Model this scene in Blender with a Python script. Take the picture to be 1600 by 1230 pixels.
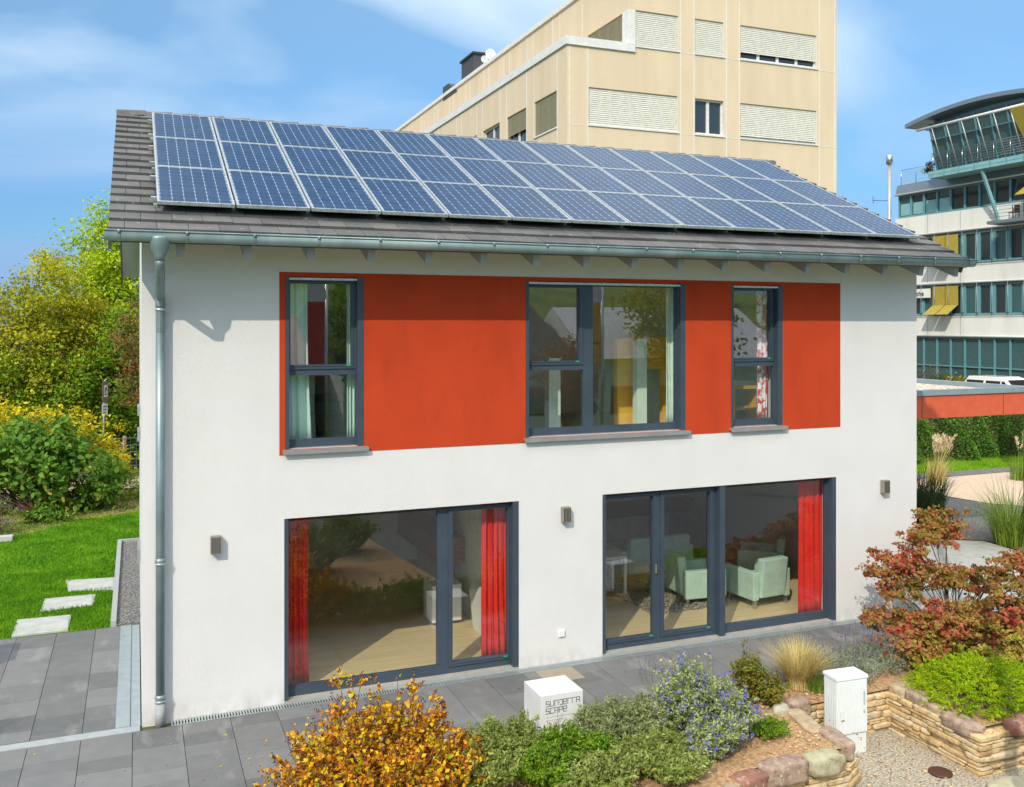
import bpy, bmesh, math, random
import numpy as np
from mathutils import Vector, Matrix
R = math.radians
scene = bpy.context.scene
for o in list(bpy.data.objects): bpy.data.objects.remove(o)
C = scene.collection

# ---------------------------------------------------------------- camera, sky, sun, exposure
CAM = (-0.06, -11.79, 4.7)
cam_d = bpy.data.cameras.new("camera")
cam = bpy.data.objects.new("camera", cam_d); C.objects.link(cam)
cam.location = CAM
cam.rotation_euler = (R(90), 0, -math.atan(587/1460.))
cam_d.sensor_width = 36; cam_d.lens = 1460/1600*36
cam_d.shift_y = -108/1600.
cam_d.clip_end = 3000
scene.camera = cam

SUN_EL, SUN_AZ = 38.0, 41.8          # light travels towards +X+Y
world = bpy.data.worlds.new("World"); scene.world = world; world.use_nodes = True
def build_world():
    nt = world.node_tree; N = nt.nodes; L = nt.links; N.clear()
    out = N.new('ShaderNodeOutputWorld'); bg = N.new('ShaderNodeBackground')
    sky = N.new('ShaderNodeTexSky'); sky.sky_type = 'NISHITA'; sky.sun_disc = False
    sky.sun_elevation = R(SUN_EL); sky.sun_rotation = R(180 + SUN_AZ)
    sky.air_density = 1.0; sky.dust_density = 0.6; sky.ozone_density = 1.6
    tc = N.new('ShaderNodeTexCoord'); sep = N.new('ShaderNodeSeparateXYZ')
    L.new(tc.outputs['Generated'], sep.inputs[0])
    zz = N.new('ShaderNodeMath'); zz.operation = 'ADD'; zz.inputs[1].default_value = 0.28
    L.new(sep.outputs[2], zz.inputs[0])
    mx = N.new('ShaderNodeMath'); mx.operation = 'MAXIMUM'; mx.inputs[1].default_value = 0.05
    L.new(zz.outputs[0], mx.inputs[0])
    dx = N.new('ShaderNodeMath'); dx.operation = 'DIVIDE'; dy = N.new('ShaderNodeMath'); dy.operation = 'DIVIDE'
    L.new(sep.outputs[0], dx.inputs[0]); L.new(mx.outputs[0], dx.inputs[1])
    L.new(sep.outputs[1], dy.inputs[0]); L.new(mx.outputs[0], dy.inputs[1])
    cb = N.new('ShaderNodeCombineXYZ'); L.new(dx.outputs[0], cb.inputs[0]); L.new(dy.outputs[0], cb.inputs[1])
    mp = N.new('ShaderNodeMapping'); mp.inputs['Scale'].default_value = (0.9, 1.35, 1); mp.inputs['Rotation'].default_value = (0, 0, R(-35))
    mp.inputs['Location'].default_value = (2.3, 0.4, 0)
    L.new(cb.outputs[0], mp.inputs[0])
    nz = N.new('ShaderNodeTexNoise'); nz.inputs['Scale'].default_value = 1.7; nz.inputs['Detail'].default_value = 5
    nz.inputs['Roughness'].default_value = 0.45; nz.inputs['Distortion'].default_value = 0.5
    L.new(mp.outputs[0], nz.inputs[0])
    rp = N.new('ShaderNodeValToRGB'); rp.color_ramp.elements[0].position = 0.40; rp.color_ramp.elements[1].position = 0.64
    rp.color_ramp.elements[0].color = (0, 0, 0, 1); rp.color_ramp.elements[1].color = (0.75, 0.75, 0.75, 1)
    L.new(nz.outputs[0], rp.inputs[0])
    tint = N.new('ShaderNodeMixRGB'); tint.blend_type = 'MULTIPLY'; tint.inputs[0].default_value = 1
    tint.inputs[2].default_value = (0.86, 1.02, 1.03, 1)
    L.new(sky.outputs[0], tint.inputs[1])
    mix = N.new('ShaderNodeMixRGB'); mix.inputs[2].default_value = (5.2, 6.1, 6.9, 1)
    L.new(rp.outputs[0], mix.inputs[0]); L.new(tint.outputs[0], mix.inputs[1])
    gr = N.new('ShaderNodeValToRGB'); e = gr.color_ramp.elements
    e[0].position = 0.0; e[0].color = (0.27, 0.38, 0.60, 1); e[1].position = 0.85; e[1].color = (4.2, 3.3, 2.6, 1)
    k = e.new(0.62); k.color = (1.25, 1.12, 1.02, 1)
    k = e.new(0.12); k.color = (0.36, 0.48, 0.66, 1); k = e.new(0.25); k.color = (0.64, 0.72, 0.80, 1); k = e.new(0.36); k.color = (0.98, 0.95, 0.93, 1)
    L.new(sep.outputs[2], gr.inputs[0])
    gm = N.new('ShaderNodeMixRGB'); gm.blend_type = 'MULTIPLY'; gm.inputs[0].default_value = 1
    L.new(mix.outputs[0], gm.inputs[1]); L.new(gr.outputs[0], gm.inputs[2])
    L.new(gm.outputs[0], bg.inputs[0]); bg.inputs[1].default_value = 0.15
    L.new(bg.outputs[0], out.inputs[0])
build_world()
sun_d = bpy.data.lights.new("sun", 'SUN'); sun_d.energy = 2.5; sun_d.angle = R(0.5); sun_d.color = (1.0, 0.91, 0.77)
sun = bpy.data.objects.new("sun", sun_d); C.objects.link(sun)
dirv = Vector((math.sin(R(SUN_AZ))*math.cos(R(SUN_EL)), math.cos(R(SUN_AZ))*math.cos(R(SUN_EL)), -math.sin(R(SUN_EL))))
sun.rotation_euler = dirv.to_track_quat('-Z', 'Y').to_euler(); sun.location = (-20, -25, 30)
scene.view_settings.view_transform = 'Standard'; scene.view_settings.look = 'None'
scene.view_settings.exposure = 0.38; scene.view_settings.gamma = 1
try:
    scene.cycles.max_bounces = 8; scene.cycles.transparent_max_bounces = 24
except Exception: pass

# ---------------------------------------------------------------- materials
def mat(name, col, rough=0.7, metal=0.0, col2=None, nscale=6.0, bump=0.0, bscale=40.0, spec=0.5, detail=4, coat=0, stretch=None, ramp=(0.35, 0.65)):
    m = bpy.data.materials.new(name); m.use_nodes = True
    nt = m.node_tree; N = nt.nodes; L = nt.links
    b = N['Principled BSDF']
    b.inputs['Base Color'].default_value = (*col, 1); b.inputs['Roughness'].default_value = rough
    b.inputs['Metallic'].default_value = metal; b.inputs['Specular IOR Level'].default_value = spec
    if coat: b.inputs['Coat Weight'].default_value = coat
    tc = N.new('ShaderNodeTexCoord'); src = tc.outputs['Object']
    if stretch:
        mp = N.new('ShaderNodeMapping'); mp.inputs['Scale'].default_value = stretch
        L.new(src, mp.inputs[0]); src = mp.outputs[0]
    if col2 is None: col2 = tuple(c*0.86 for c in col)
    nz = N.new('ShaderNodeTexNoise'); nz.inputs['Scale'].default_value = nscale; nz.inputs['Detail'].default_value = detail
    L.new(src, nz.inputs[0])
    rp = N.new('ShaderNodeValToRGB'); rp.color_ramp.elements[0].position = ramp[0]; rp.color_ramp.elements[1].position = ramp[1]
    rp.color_ramp.elements[0].color = (*col2, 1); rp.color_ramp.elements[1].color = (*col, 1)
    L.new(nz.outputs[0], rp.inputs[0]); L.new(rp.outputs[0], b.inputs['Base Color'])
    if bump:
        n2 = N.new('ShaderNodeTexNoise'); n2.inputs['Scale'].default_value = bscale; n2.inputs['Detail'].default_value = 3
        L.new(src, n2.inputs[0])
        bp = N.new('ShaderNodeBump'); bp.inputs['Strength'].default_value = bump; bp.inputs['Distance'].default_value = 0.01
        L.new(n2.outputs[0], bp.inputs['Height']); L.new(bp.outputs[0], b.inputs['Normal'])
    return m

def island_mat(name, cols, rough=0.7, translucent=0.0, nscale=0.0, spec=0.16, bump=0, bscale=60, noise_amt=0.35):
    """colour picked per mesh island (leaf, slab, stone) from a list of (position, colour)"""
    m = bpy.data.materials.new(name); m.use_nodes = True
    nt = m.node_tree; N = nt.nodes; L = nt.links
    b = N['Principled BSDF']; b.inputs['Roughness'].default_value = rough; b.inputs['Specular IOR Level'].default_value = spec
    g = N.new('ShaderNodeNewGeometry'); fac = g.outputs['Random Per Island']
    tc = N.new('ShaderNodeTexCoord')
    if nscale:
        nz = N.new('ShaderNodeTexNoise'); nz.inputs['Scale'].default_value = nscale; nz.inputs['Detail'].default_value = 3
        L.new(tc.outputs['Object'], nz.inputs[0])
        ma = N.new('ShaderNodeMath'); ma.operation = 'MULTIPLY_ADD'; ma.inputs[1].default_value = 3.0; ma.inputs[2].default_value = -1.0
        L.new(nz.outputs[0], ma.inputs[0])
        mm = N.new('ShaderNodeMix'); mm.inputs[0].default_value = noise_amt
        L.new(fac, mm.inputs[2]); L.new(ma.outputs[0], mm.inputs[3]); fac = mm.outputs[0]
    rp = N.new('ShaderNodeValToRGB'); el = rp.color_ramp.elements
    el[0].position, el[0].color = cols[0][0], (*cols[0][1], 1)
    el[1].position, el[1].color = cols[-1][0], (*cols[-1][1], 1)
    for p, c in cols[1:-1]:
        e = el.new(p); e.color = (*c, 1)
    L.new(fac, rp.inputs[0]); L.new(rp.outputs[0], b.inputs['Base Color'])
    if bump:
        n2 = N.new('ShaderNodeTexNoise'); n2.inputs['Scale'].default_value = bscale; n2.inputs['Detail'].default_value = 5
        L.new(tc.outputs['Object'], n2.inputs[0])
        bp = N.new('ShaderNodeBump'); bp.inputs['Strength'].default_value = bump; bp.inputs['Distance'].default_value = 0.02
        L.new(n2.outputs[0], bp.inputs['Height']); L.new(bp.outputs[0], b.inputs['Normal'])
    if translucent:
        t = N.new('ShaderNodeBsdfTranslucent'); L.new(rp.outputs[0], t.inputs[0])
        ms = N.new('ShaderNodeMixShader'); ms.inputs[0].default_value = translucent
        L.new(b.outputs[0], ms.inputs[1]); L.new(t.outputs[0], ms.inputs[2])
        L.new(ms.outputs[0], N['Material Output'].inputs[0])
    return m

def glass_mat(name, f0=0.12, tint=(0.96, 0.99, 0.96), rough=0.0):
    m = bpy.data.materials.new(name); m.use_nodes = True
    nt = m.node_tree; N = nt.nodes; L = nt.links
    N.remove(N['Principled BSDF'])
    t = N.new('ShaderNodeBsdfTransparent'); t.inputs[0].default_value = (*tint, 1)
    g = N.new('ShaderNodeBsdfGlossy'); g.inputs['Roughness'].default_value = rough; g.inputs[0].default_value = (0.95, 0.97, 1, 1)
    lw = N.new('ShaderNodeLayerWeight'); lw.inputs[0].default_value = 0.5     # symmetric, so sunlight also passes from outside in
    pw = N.new('ShaderNodeMath'); pw.operation = 'POWER'; pw.inputs[1].default_value = 4.0; L.new(lw.outputs['Facing'], pw.inputs[0])
    f = N.new('ShaderNodeMath'); f.operation = 'MULTIPLY_ADD'; f.inputs[1].default_value = 0.85; f.inputs[2].default_value = f0; L.new(pw.outputs[0], f.inputs[0])
    ms = N.new('ShaderNodeMixShader'); L.new(f.outputs[0], ms.inputs[0]); L.new(t.outputs[0], ms.inputs[1]); L.new(g.outputs[0], ms.inputs[2])
    tc = N.new('ShaderNodeTexCoord'); nz = N.new('ShaderNodeTexNoise'); nz.inputs['Scale'].default_value = 1.1; nz.inputs['Detail'].default_value = 1
    L.new(tc.outputs['Object'], nz.inputs[0])
    bp = N.new('ShaderNodeBump'); bp.inputs['Strength'].default_value = 0.12; bp.inputs['Distance'].default_value = 0.01
    L.new(nz.outputs[0], bp.inputs['Height']); L.new(bp.outputs[0], g.inputs['Normal'])
    L.new(ms.outputs[0], N['Material Output'].inputs[0])
    return m

def solar_mat():
    """6 x 10 pseudo-square mono cells, from the panel's own UV (cells as units)"""
    m = bpy.data.materials.new('solar_cells'); m.use_nodes = True
    nt = m.node_tree; N = nt.nodes; L = nt.links; b = N['Principled BSDF']
    def math_(op, a, bb=None):
        n = N.new('ShaderNodeMath'); n.operation = op
        for i, v in enumerate((a, bb)):
            if v is None: continue
            if isinstance(v, (int, float)): n.inputs[i].default_value = v
            else: L.new(v, n.inputs[i])
        return n.outputs[0]
    uv = N.new('ShaderNodeTexCoord'); sp = N.new('ShaderNodeSeparateXYZ'); L.new(uv.outputs['UV'], sp.inputs[0])
    u = math_('ABSOLUTE', math_('SUBTRACT', math_('FRACT', sp.outputs[0]), 0.5))
    v = math_('ABSOLUTE', math_('SUBTRACT', math_('FRACT', sp.outputs[1]), 0.5))
    gap = math_('GREATER_THAN', u, 0.482); gap2 = math_('MULTIPLY', math_('GREATER_THAN', v, 0.488), 0.35)
    dia = math_('GREATER_THAN', math_('ADD', u, v), 0.90)
    white = math_('MAXIMUM', math_('MULTIPLY', gap, 0.75), math_('MAXIMUM', dia, gap2))
    bus = math_('LESS_THAN', math_('ABSOLUTE', math_('SUBTRACT', v, 0.22)), 0.012)
    fl = N.new('ShaderNodeCombineXYZ')
    L.new(math_('FLOOR', sp.outputs[0]), fl.inputs[0]); L.new(math_('FLOOR', sp.outputs[1]), fl.inputs[1])
    oi = N.new('ShaderNodeObjectInfo'); L.new(oi.outputs['Random'], fl.inputs[2])
    wn = N.new('ShaderNodeTexWhiteNoise'); L.new(fl.outputs[0], wn.inputs[0])
    rp = N.new('ShaderNodeValToRGB'); rp.color_ramp.elements[0].color = (0.008, 0.032, 0.085, 1); rp.color_ramp.elements[1].color = (0.015, 0.050, 0.120, 1)
    L.new(wn.outputs[0], rp.inputs[0])
    m1 = N.new('ShaderNodeMixRGB'); L.new(bus, m1.inputs[0]); L.new(rp.outputs[0], m1.inputs[1]); m1.inputs[2].default_value = (0.12, 0.17, 0.24, 1)
    m2 = N.new('ShaderNodeMixRGB'); L.new(white, m2.inputs[0]); L.new(m1.outputs[0], m2.inputs[1]); m2.inputs[2].default_value = (0.40, 0.48, 0.55, 1)
    L.new(m2.outputs[0], b.inputs['Base Color'])
    b.inputs['Roughness'].default_value = 0.16; b.inputs['Specular IOR Level'].default_value = 0.17
    b.inputs['Coat Weight'].default_value = 0.0; b.inputs['Coat Roughness'].default_value = 0.10
    return m

M = dict(
 stucco=mat('white_render', (0.745, 0.735, 0.72), 0.9, nscale=1.3, col2=(0.72, 0.71, 0.695), bump=0.9, bscale=110, spec=0.2),
 red=mat('red_render', (0.56, 0.064, 0.020), 0.9, nscale=1.5, col2=(0.52, 0.058, 0.018), bump=0.9, bscale=110, spec=0.15),
 anthracite=mat('anthracite_frame', (0.050, 0.072, 0.100), 0.38, nscale=3, spec=0.5),
 sill=mat('aluminium_sill', (0.36, 0.36, 0.36), 0.45, 0.35),
 zinc=mat('zinc', (0.25, 0.335, 0.345), 0.48, 0.45, nscale=3, col2=(0.19, 0.265, 0.275)),
 zinc_white=mat('soffit_paint', (0.60, 0.61, 0.62), 0.6), rafter=mat('rafter_paint', (0.36, 0.37, 0.39), 0.7),
 soffit=mat('dark_soffit', (0.12, 0.115, 0.11), 0.7),
 tile=island_mat('grey_roof_tile', [(0, (0.10, 0.10, 0.10)), (0.5, (0.132, 0.131, 0.128)), (1, (0.172, 0.168, 0.162))], 0.75, nscale=3, bump=0.25, bscale=50),
 alu=mat('panel_aluminium', (0.62, 0.66, 0.67), 0.35, 0.6, nscale=8, col2=(0.50, 0.53, 0.52)),
 solar=solar_mat(),
 black=mat('black_metal', (0.02, 0.02, 0.022), 0.6),
 glass=glass_mat('window_glass', 0.15),
 glass2=glass_mat('upper_glass', 0.17),
 lamp=mat('lamp_steel', (0.30, 0.275, 0.235), 0.45, 0.3),
 plastic=mat('white_plastic', (0.75, 0.76, 0.75), 0.5, col2=(0.72, 0.73, 0.72)),
 wood=mat('oak_floor', (0.72, 0.56, 0.30), 0.5, nscale=2.2, col2=(0.62, 0.47, 0.25), stretch=(0.5, 6, 1)),
 inner=mat('interior_paint', (0.80, 0.80, 0.68), 0.9),
 ceiling=mat('interior_ceiling', (0.7, 0.7, 0.68), 0.9),
 darkwall=mat('interior_dark_wall', (0.16, 0.14, 0.12), 0.9),
 curtain_red=mat('red_curtain', (0.75, 0.022, 0.014), 0.9, nscale=4, col2=(0.66, 0.018, 0.012)),
 mint=mat('mint_fabric', (0.52, 0.70, 0.60), 0.85, bump=0.3, bscale=120),
 mint_curtain=mat('mint_curtain', (0.72, 0.88, 0.78), 0.85),
 walnut=mat('walnut', (0.30, 0.13, 0.055), 0.45, nscale=3, col2=(0.22, 0.09, 0.04), stretch=(1, 1, 8)),
 brown=mat('dark_brown_board', (0.075, 0.030, 0.018), 0.5),
 darkgrey=mat('dark_grey', (0.06, 0.06, 0.065), 0.6),
 orange_wall=mat('ochre_wall', (0.90, 0.52, 0.07), 0.85),
 yellow=mat('yellow_laminate', (0.70, 0.40, 0.02), 0.5),
 rug=island_mat('shag_rug', [(0, (0.16, 0.14, 0.10)), (1, (0.52, 0.48, 0.38))], 0.95),
 slab=island_mat('grey_paving_slab', [(0, (0.125, 0.130, 0.130)), (0.5, (0.168, 0.172, 0.170)), (1, (0.212, 0.214, 0.212))], 0.72, nscale=5.0, noise_amt=0.22, bump=0.12, bscale=80),
 concrete=mat('pale_concrete', (0.46, 0.47, 0.44), 0.85, nscale=5, col2=(0.37, 0.38, 0.36), bump=0.3, bscale=60),
 kerb=mat('kerb_stone', (0.36, 0.385, 0.39), 0.8, nscale=9, bump=0.3),
 grate=mat('galvanised_grate', (0.55, 0.62, 0.63), 0.35, 0.6),
 joint=mat('dark_joint', (0.035, 0.035, 0.035), 0.95),
 gravel_dark=mat('dark_gravel', (0.30, 0.29, 0.275), 0.95, nscale=55, col2=(0.03, 0.03, 0.032), bump=1.0, bscale=55, ramp=(0.42, 0.6)),
 gravel_tan=mat('tan_gravel', (0.50, 0.44, 0.34), 0.95, nscale=38, col2=(0.22, 0.19, 0.14), bump=1.0, bscale=60, ramp=(0.4, 0.6)),
 soil=mat('bark_soil', (0.52, 0.33, 0.17), 0.95, nscale=24, col2=(0.27, 0.16, 0.08), bump=1.0, bscale=40, detail=8),
 sand=mat('sandy_path', (0.60, 0.46, 0.34), 0.95, nscale=14, col2=(0.51, 0.39, 0.285), bump=0.3),
 lawn=mat('lawn', (0.15, 0.34, 0.012), 0.95, nscale=2.2, col2=(0.08, 0.23, 0.010), bump=1.0, bscale=120, detail=10, spec=0.1),
 lawn_bright=mat('bright_lawn', (0.19, 0.36, 0.012), 0.95, nscale=4, col2=(0.13, 0.28, 0.012), bump=0.8, bscale=90, spec=0.1),
 asphalt=mat('asphalt', (0.14, 0.135, 0.13), 0.9, nscale=30, col2=(0.10, 0.10, 0.097), bump=0.5, bscale=80),
 ground=mat('rough_ground', (0.07, 0.11, 0.025), 0.95, nscale=1.5, col2=(0.09, 0.07, 0.035), bump=0.6),
 beige=mat('beige_panel', (0.70, 0.57, 0.40), 0.85, nscale=1.2, col2=(0.66, 0.53, 0.37), bump=0.3, bscale=30, spec=0.2, stretch=(1, 1, 0.25)),
 offwhite=mat('offwhite_trim', (0.74, 0.735, 0.70), 0.6),
 blind=mat('cream_blind', (0.72, 0.70, 0.60), 0.5),
 blind_dark=mat('olive_blind', (0.30, 0.27, 0.15), 0.5),
 farglass=mat('dark_window_glass', (0.030, 0.042, 0.050), 0.06, spec=0.9),
 tealglass=mat('teal_window_glass', (0.05, 0.12, 0.13), 0.05, spec=0.9),
 teal=mat('teal_frame', (0.14, 0.34, 0.38), 0.4),
 teal_light=mat('pale_teal_panel', (0.24, 0.47, 0.50), 0.45, nscale=2),
 beige_stone=mat('beige_stone', (0.34, 0.29, 0.22), 0.85, nscale=7), threshold=mat('threshold_stone', (0.36, 0.345, 0.31), 0.85, nscale=6),
 office_white=mat('office_cladding', (0.82, 0.82, 0.77), 0.7, nscale=0.6, col2=(0.76, 0.76, 0.71), stretch=(1, 1, 0.3)),
 office_metal=mat('office_metal', (0.26, 0.31, 0.35), 0.4, 0.5),
 ochre=mat('ochre_awning', (0.42, 0.32, 0.045), 0.8),
 canopy_red=mat('orange_fascia', (0.66, 0.115, 0.046), 0.6),
 canopy_metal=mat('blue_grey_trim', (0.30, 0.38, 0.43), 0.45, 0.3),
 car_white=mat('white_car_paint', (0.80, 0.80, 0.79), 0.25, coat=0.6, col2=(0.78, 0.78, 0.77)),
 car_glass=mat('car_glass', (0.03, 0.025, 0.022), 0.06, spec=0.8),
 tyre=mat('tyre_rubber', (0.02, 0.02, 0.02), 0.9),
 chrome=mat('satin_steel', (0.6, 0.6, 0.6), 0.25, 0.9),
 bark=mat('bark', (0.13, 0.09, 0.06), 0.95, nscale=10, col2=(0.06, 0.045, 0.03), bump=0.8, bscale=30),
 twig=mat('twig', (0.16, 0.075, 0.05), 0.9),
 sign_white=mat('sign_white', (0.72, 0.73, 0.72), 0.45, col2=(0.68, 0.69, 0.68)), sign_faded=mat('faded_sign', (0.24, 0.13, 0.11), 0.6, nscale=30, col2=(0.16, 0.10, 0.08)), flue=mat('flue_steel', (0.5, 0.51, 0.51), 0.4, 0.5),
 ink=mat('grey_lettering', (0.10, 0.11, 0.12), 0.6), ink_pale=mat('pale_lettering', (0.50, 0.51, 0.51), 0.6),
 ink_red=mat('pink_print', (0.75, 0.16, 0.18), 0.6), ink_green=mat('green_print', (0.25, 0.60, 0.35), 0.6), ink_blue=mat('blue_print', (0.15, 0.50, 0.65), 0.6),
 sign_red=mat('sign_red', (0.55, 0.03, 0.03), 0.5),
 cabinet=mat('white_cabinet', (0.72, 0.76, 0.76), 0.5, col2=(0.69, 0.73, 0.73)),
 sandstone=island_mat('sandstone', [(0, (0.40, 0.26, 0.12)), (0.4, (0.58, 0.42, 0.21)), (0.75, (0.66, 0.52, 0.32)), (1, (0.44, 0.37, 0.27))], 0.95, nscale=7, bump=1.0, bscale=22, noise_amt=0.3),
 post_wood=mat('post_wood', (0.34, 0.22, 0.12), 0.9, nscale=8),
 roof_gravel=mat('roof_gravel', (0.76, 0.66, 0.52), 0.95, nscale=12, col2=(0.26, 0.22, 0.17), bump=1, bscale=14, ramp=(0.4, 0.6)),
 green_tag=mat('green_tag', (0.0, 0.5, 0.22), 0.5),
)

def weather(m, col, strength, scale, lo=0.5, hi=0.75, stretch=(1, 1, 1), zfade=None, detail=6):
    """stains, drips or lichen with a shape of their own, laid over a material's colour"""
    nt = m.node_tree; N = nt.nodes; L = nt.links; b = N['Principled BSDF']; src = b.inputs['Base Color'].links[0].from_socket
    tc = N.new('ShaderNodeTexCoord'); mp = N.new('ShaderNodeMapping'); mp.inputs['Scale'].default_value = stretch; L.new(tc.outputs['Object'], mp.inputs[0])
    nz = N.new('ShaderNodeTexNoise'); nz.inputs['Scale'].default_value = scale; nz.inputs['Detail'].default_value = detail; L.new(mp.outputs[0], nz.inputs[0])
    mr = N.new('ShaderNodeMapRange'); mr.inputs[1].default_value = lo; mr.inputs[2].default_value = hi; mr.inputs[4].default_value = strength; L.new(nz.outputs[0], mr.inputs[0])
    fac = mr.outputs[0]
    if zfade:
        sp = N.new('ShaderNodeSeparateXYZ'); L.new(tc.outputs['Object'], sp.inputs[0]); zr = N.new('ShaderNodeMapRange')
        zr.inputs[1].default_value = zfade[0]; zr.inputs[2].default_value = zfade[1]; zr.inputs[3].default_value = 1; zr.inputs[4].default_value = 0; L.new(sp.outputs[2], zr.inputs[0])
        mm = N.new('ShaderNodeMath'); mm.operation = 'MULTIPLY'; L.new(fac, mm.inputs[0]); L.new(zr.outputs[0], mm.inputs[1]); fac = mm.outputs[0]
    mx = N.new('ShaderNodeMixRGB'); mx.inputs[2].default_value = (*col, 1); L.new(fac, mx.inputs[0]); L.new(src, mx.inputs[1])
    for l in list(b.inputs['Base Color'].links): L.remove(l)
    L.new(mx.outputs[0], b.inputs['Base Color'])
weather(M['stucco'], (0.50, 0.49, 0.46), 0.08, 2.2, 0.50, 0.80, (1, 1, 0.22))
weather(M['stucco'], (0.42, 0.38, 0.32), 0.55, 7.0, 0.35, 0.70, (1, 1, 0.6), (0.02, 0.28))
weather(M['red'], (0.40, 0.045, 0.018), 0.6, 2.6, 0.48, 0.75, (1, 1, 0.3))
weather(M['beige'], (0.50, 0.40, 0.28), 0.40, 0.9, 0.5, 0.8, (1, 1, 0.12))
weather(M['office_white'], (0.45, 0.45, 0.40), 0.45, 1.2, 0.5, 0.8, (1, 1, 0.15))
weather(M['tile'], (0.42, 0.42, 0.36), 0.7, 14, 0.66, 0.72)
weather(M['tile'], (0.10, 0.10, 0.085), 0.5, 5, 0.55, 0.72)
weather(M['slab'], (0.10, 0.10, 0.10), 0.35, 1.3, 0.52, 0.72)
weather(M['slab'], (0.34, 0.34, 0.33), 0.45, 3.2, 0.58, 0.72, (1, 0.35, 1))
weather(M['slab'], (0.60, 0.60, 0.56), 0.8, 26, 0.76, 0.79)
weather(M['alu'], (0.20, 0.19, 0.13), 0.6, 30, 0.56, 0.66)
weather(M['lawn'], (0.16, 0.19, 0.03), 0.5, 1.1, 0.5, 0.7)
weather(M['zinc'], (0.40, 0.45, 0.44), 0.4, 5, 0.5, 0.7, (1, 1, .3))
weather(M['sign_white'], (0.50, 0.48, 0.42), 0.35, 4, 0.5, 0.8, (1, 1, .5))
weather(M['cabinet'], (0.50, 0.49, 0.42), 0.5, 3, 0.5, 0.75, (1, 1, .4), (0.0, 0.35))
weather(M['sandstone'], (0.22, 0.16, 0.09), 0.6, 9, 0.50, 0.70)

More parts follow.
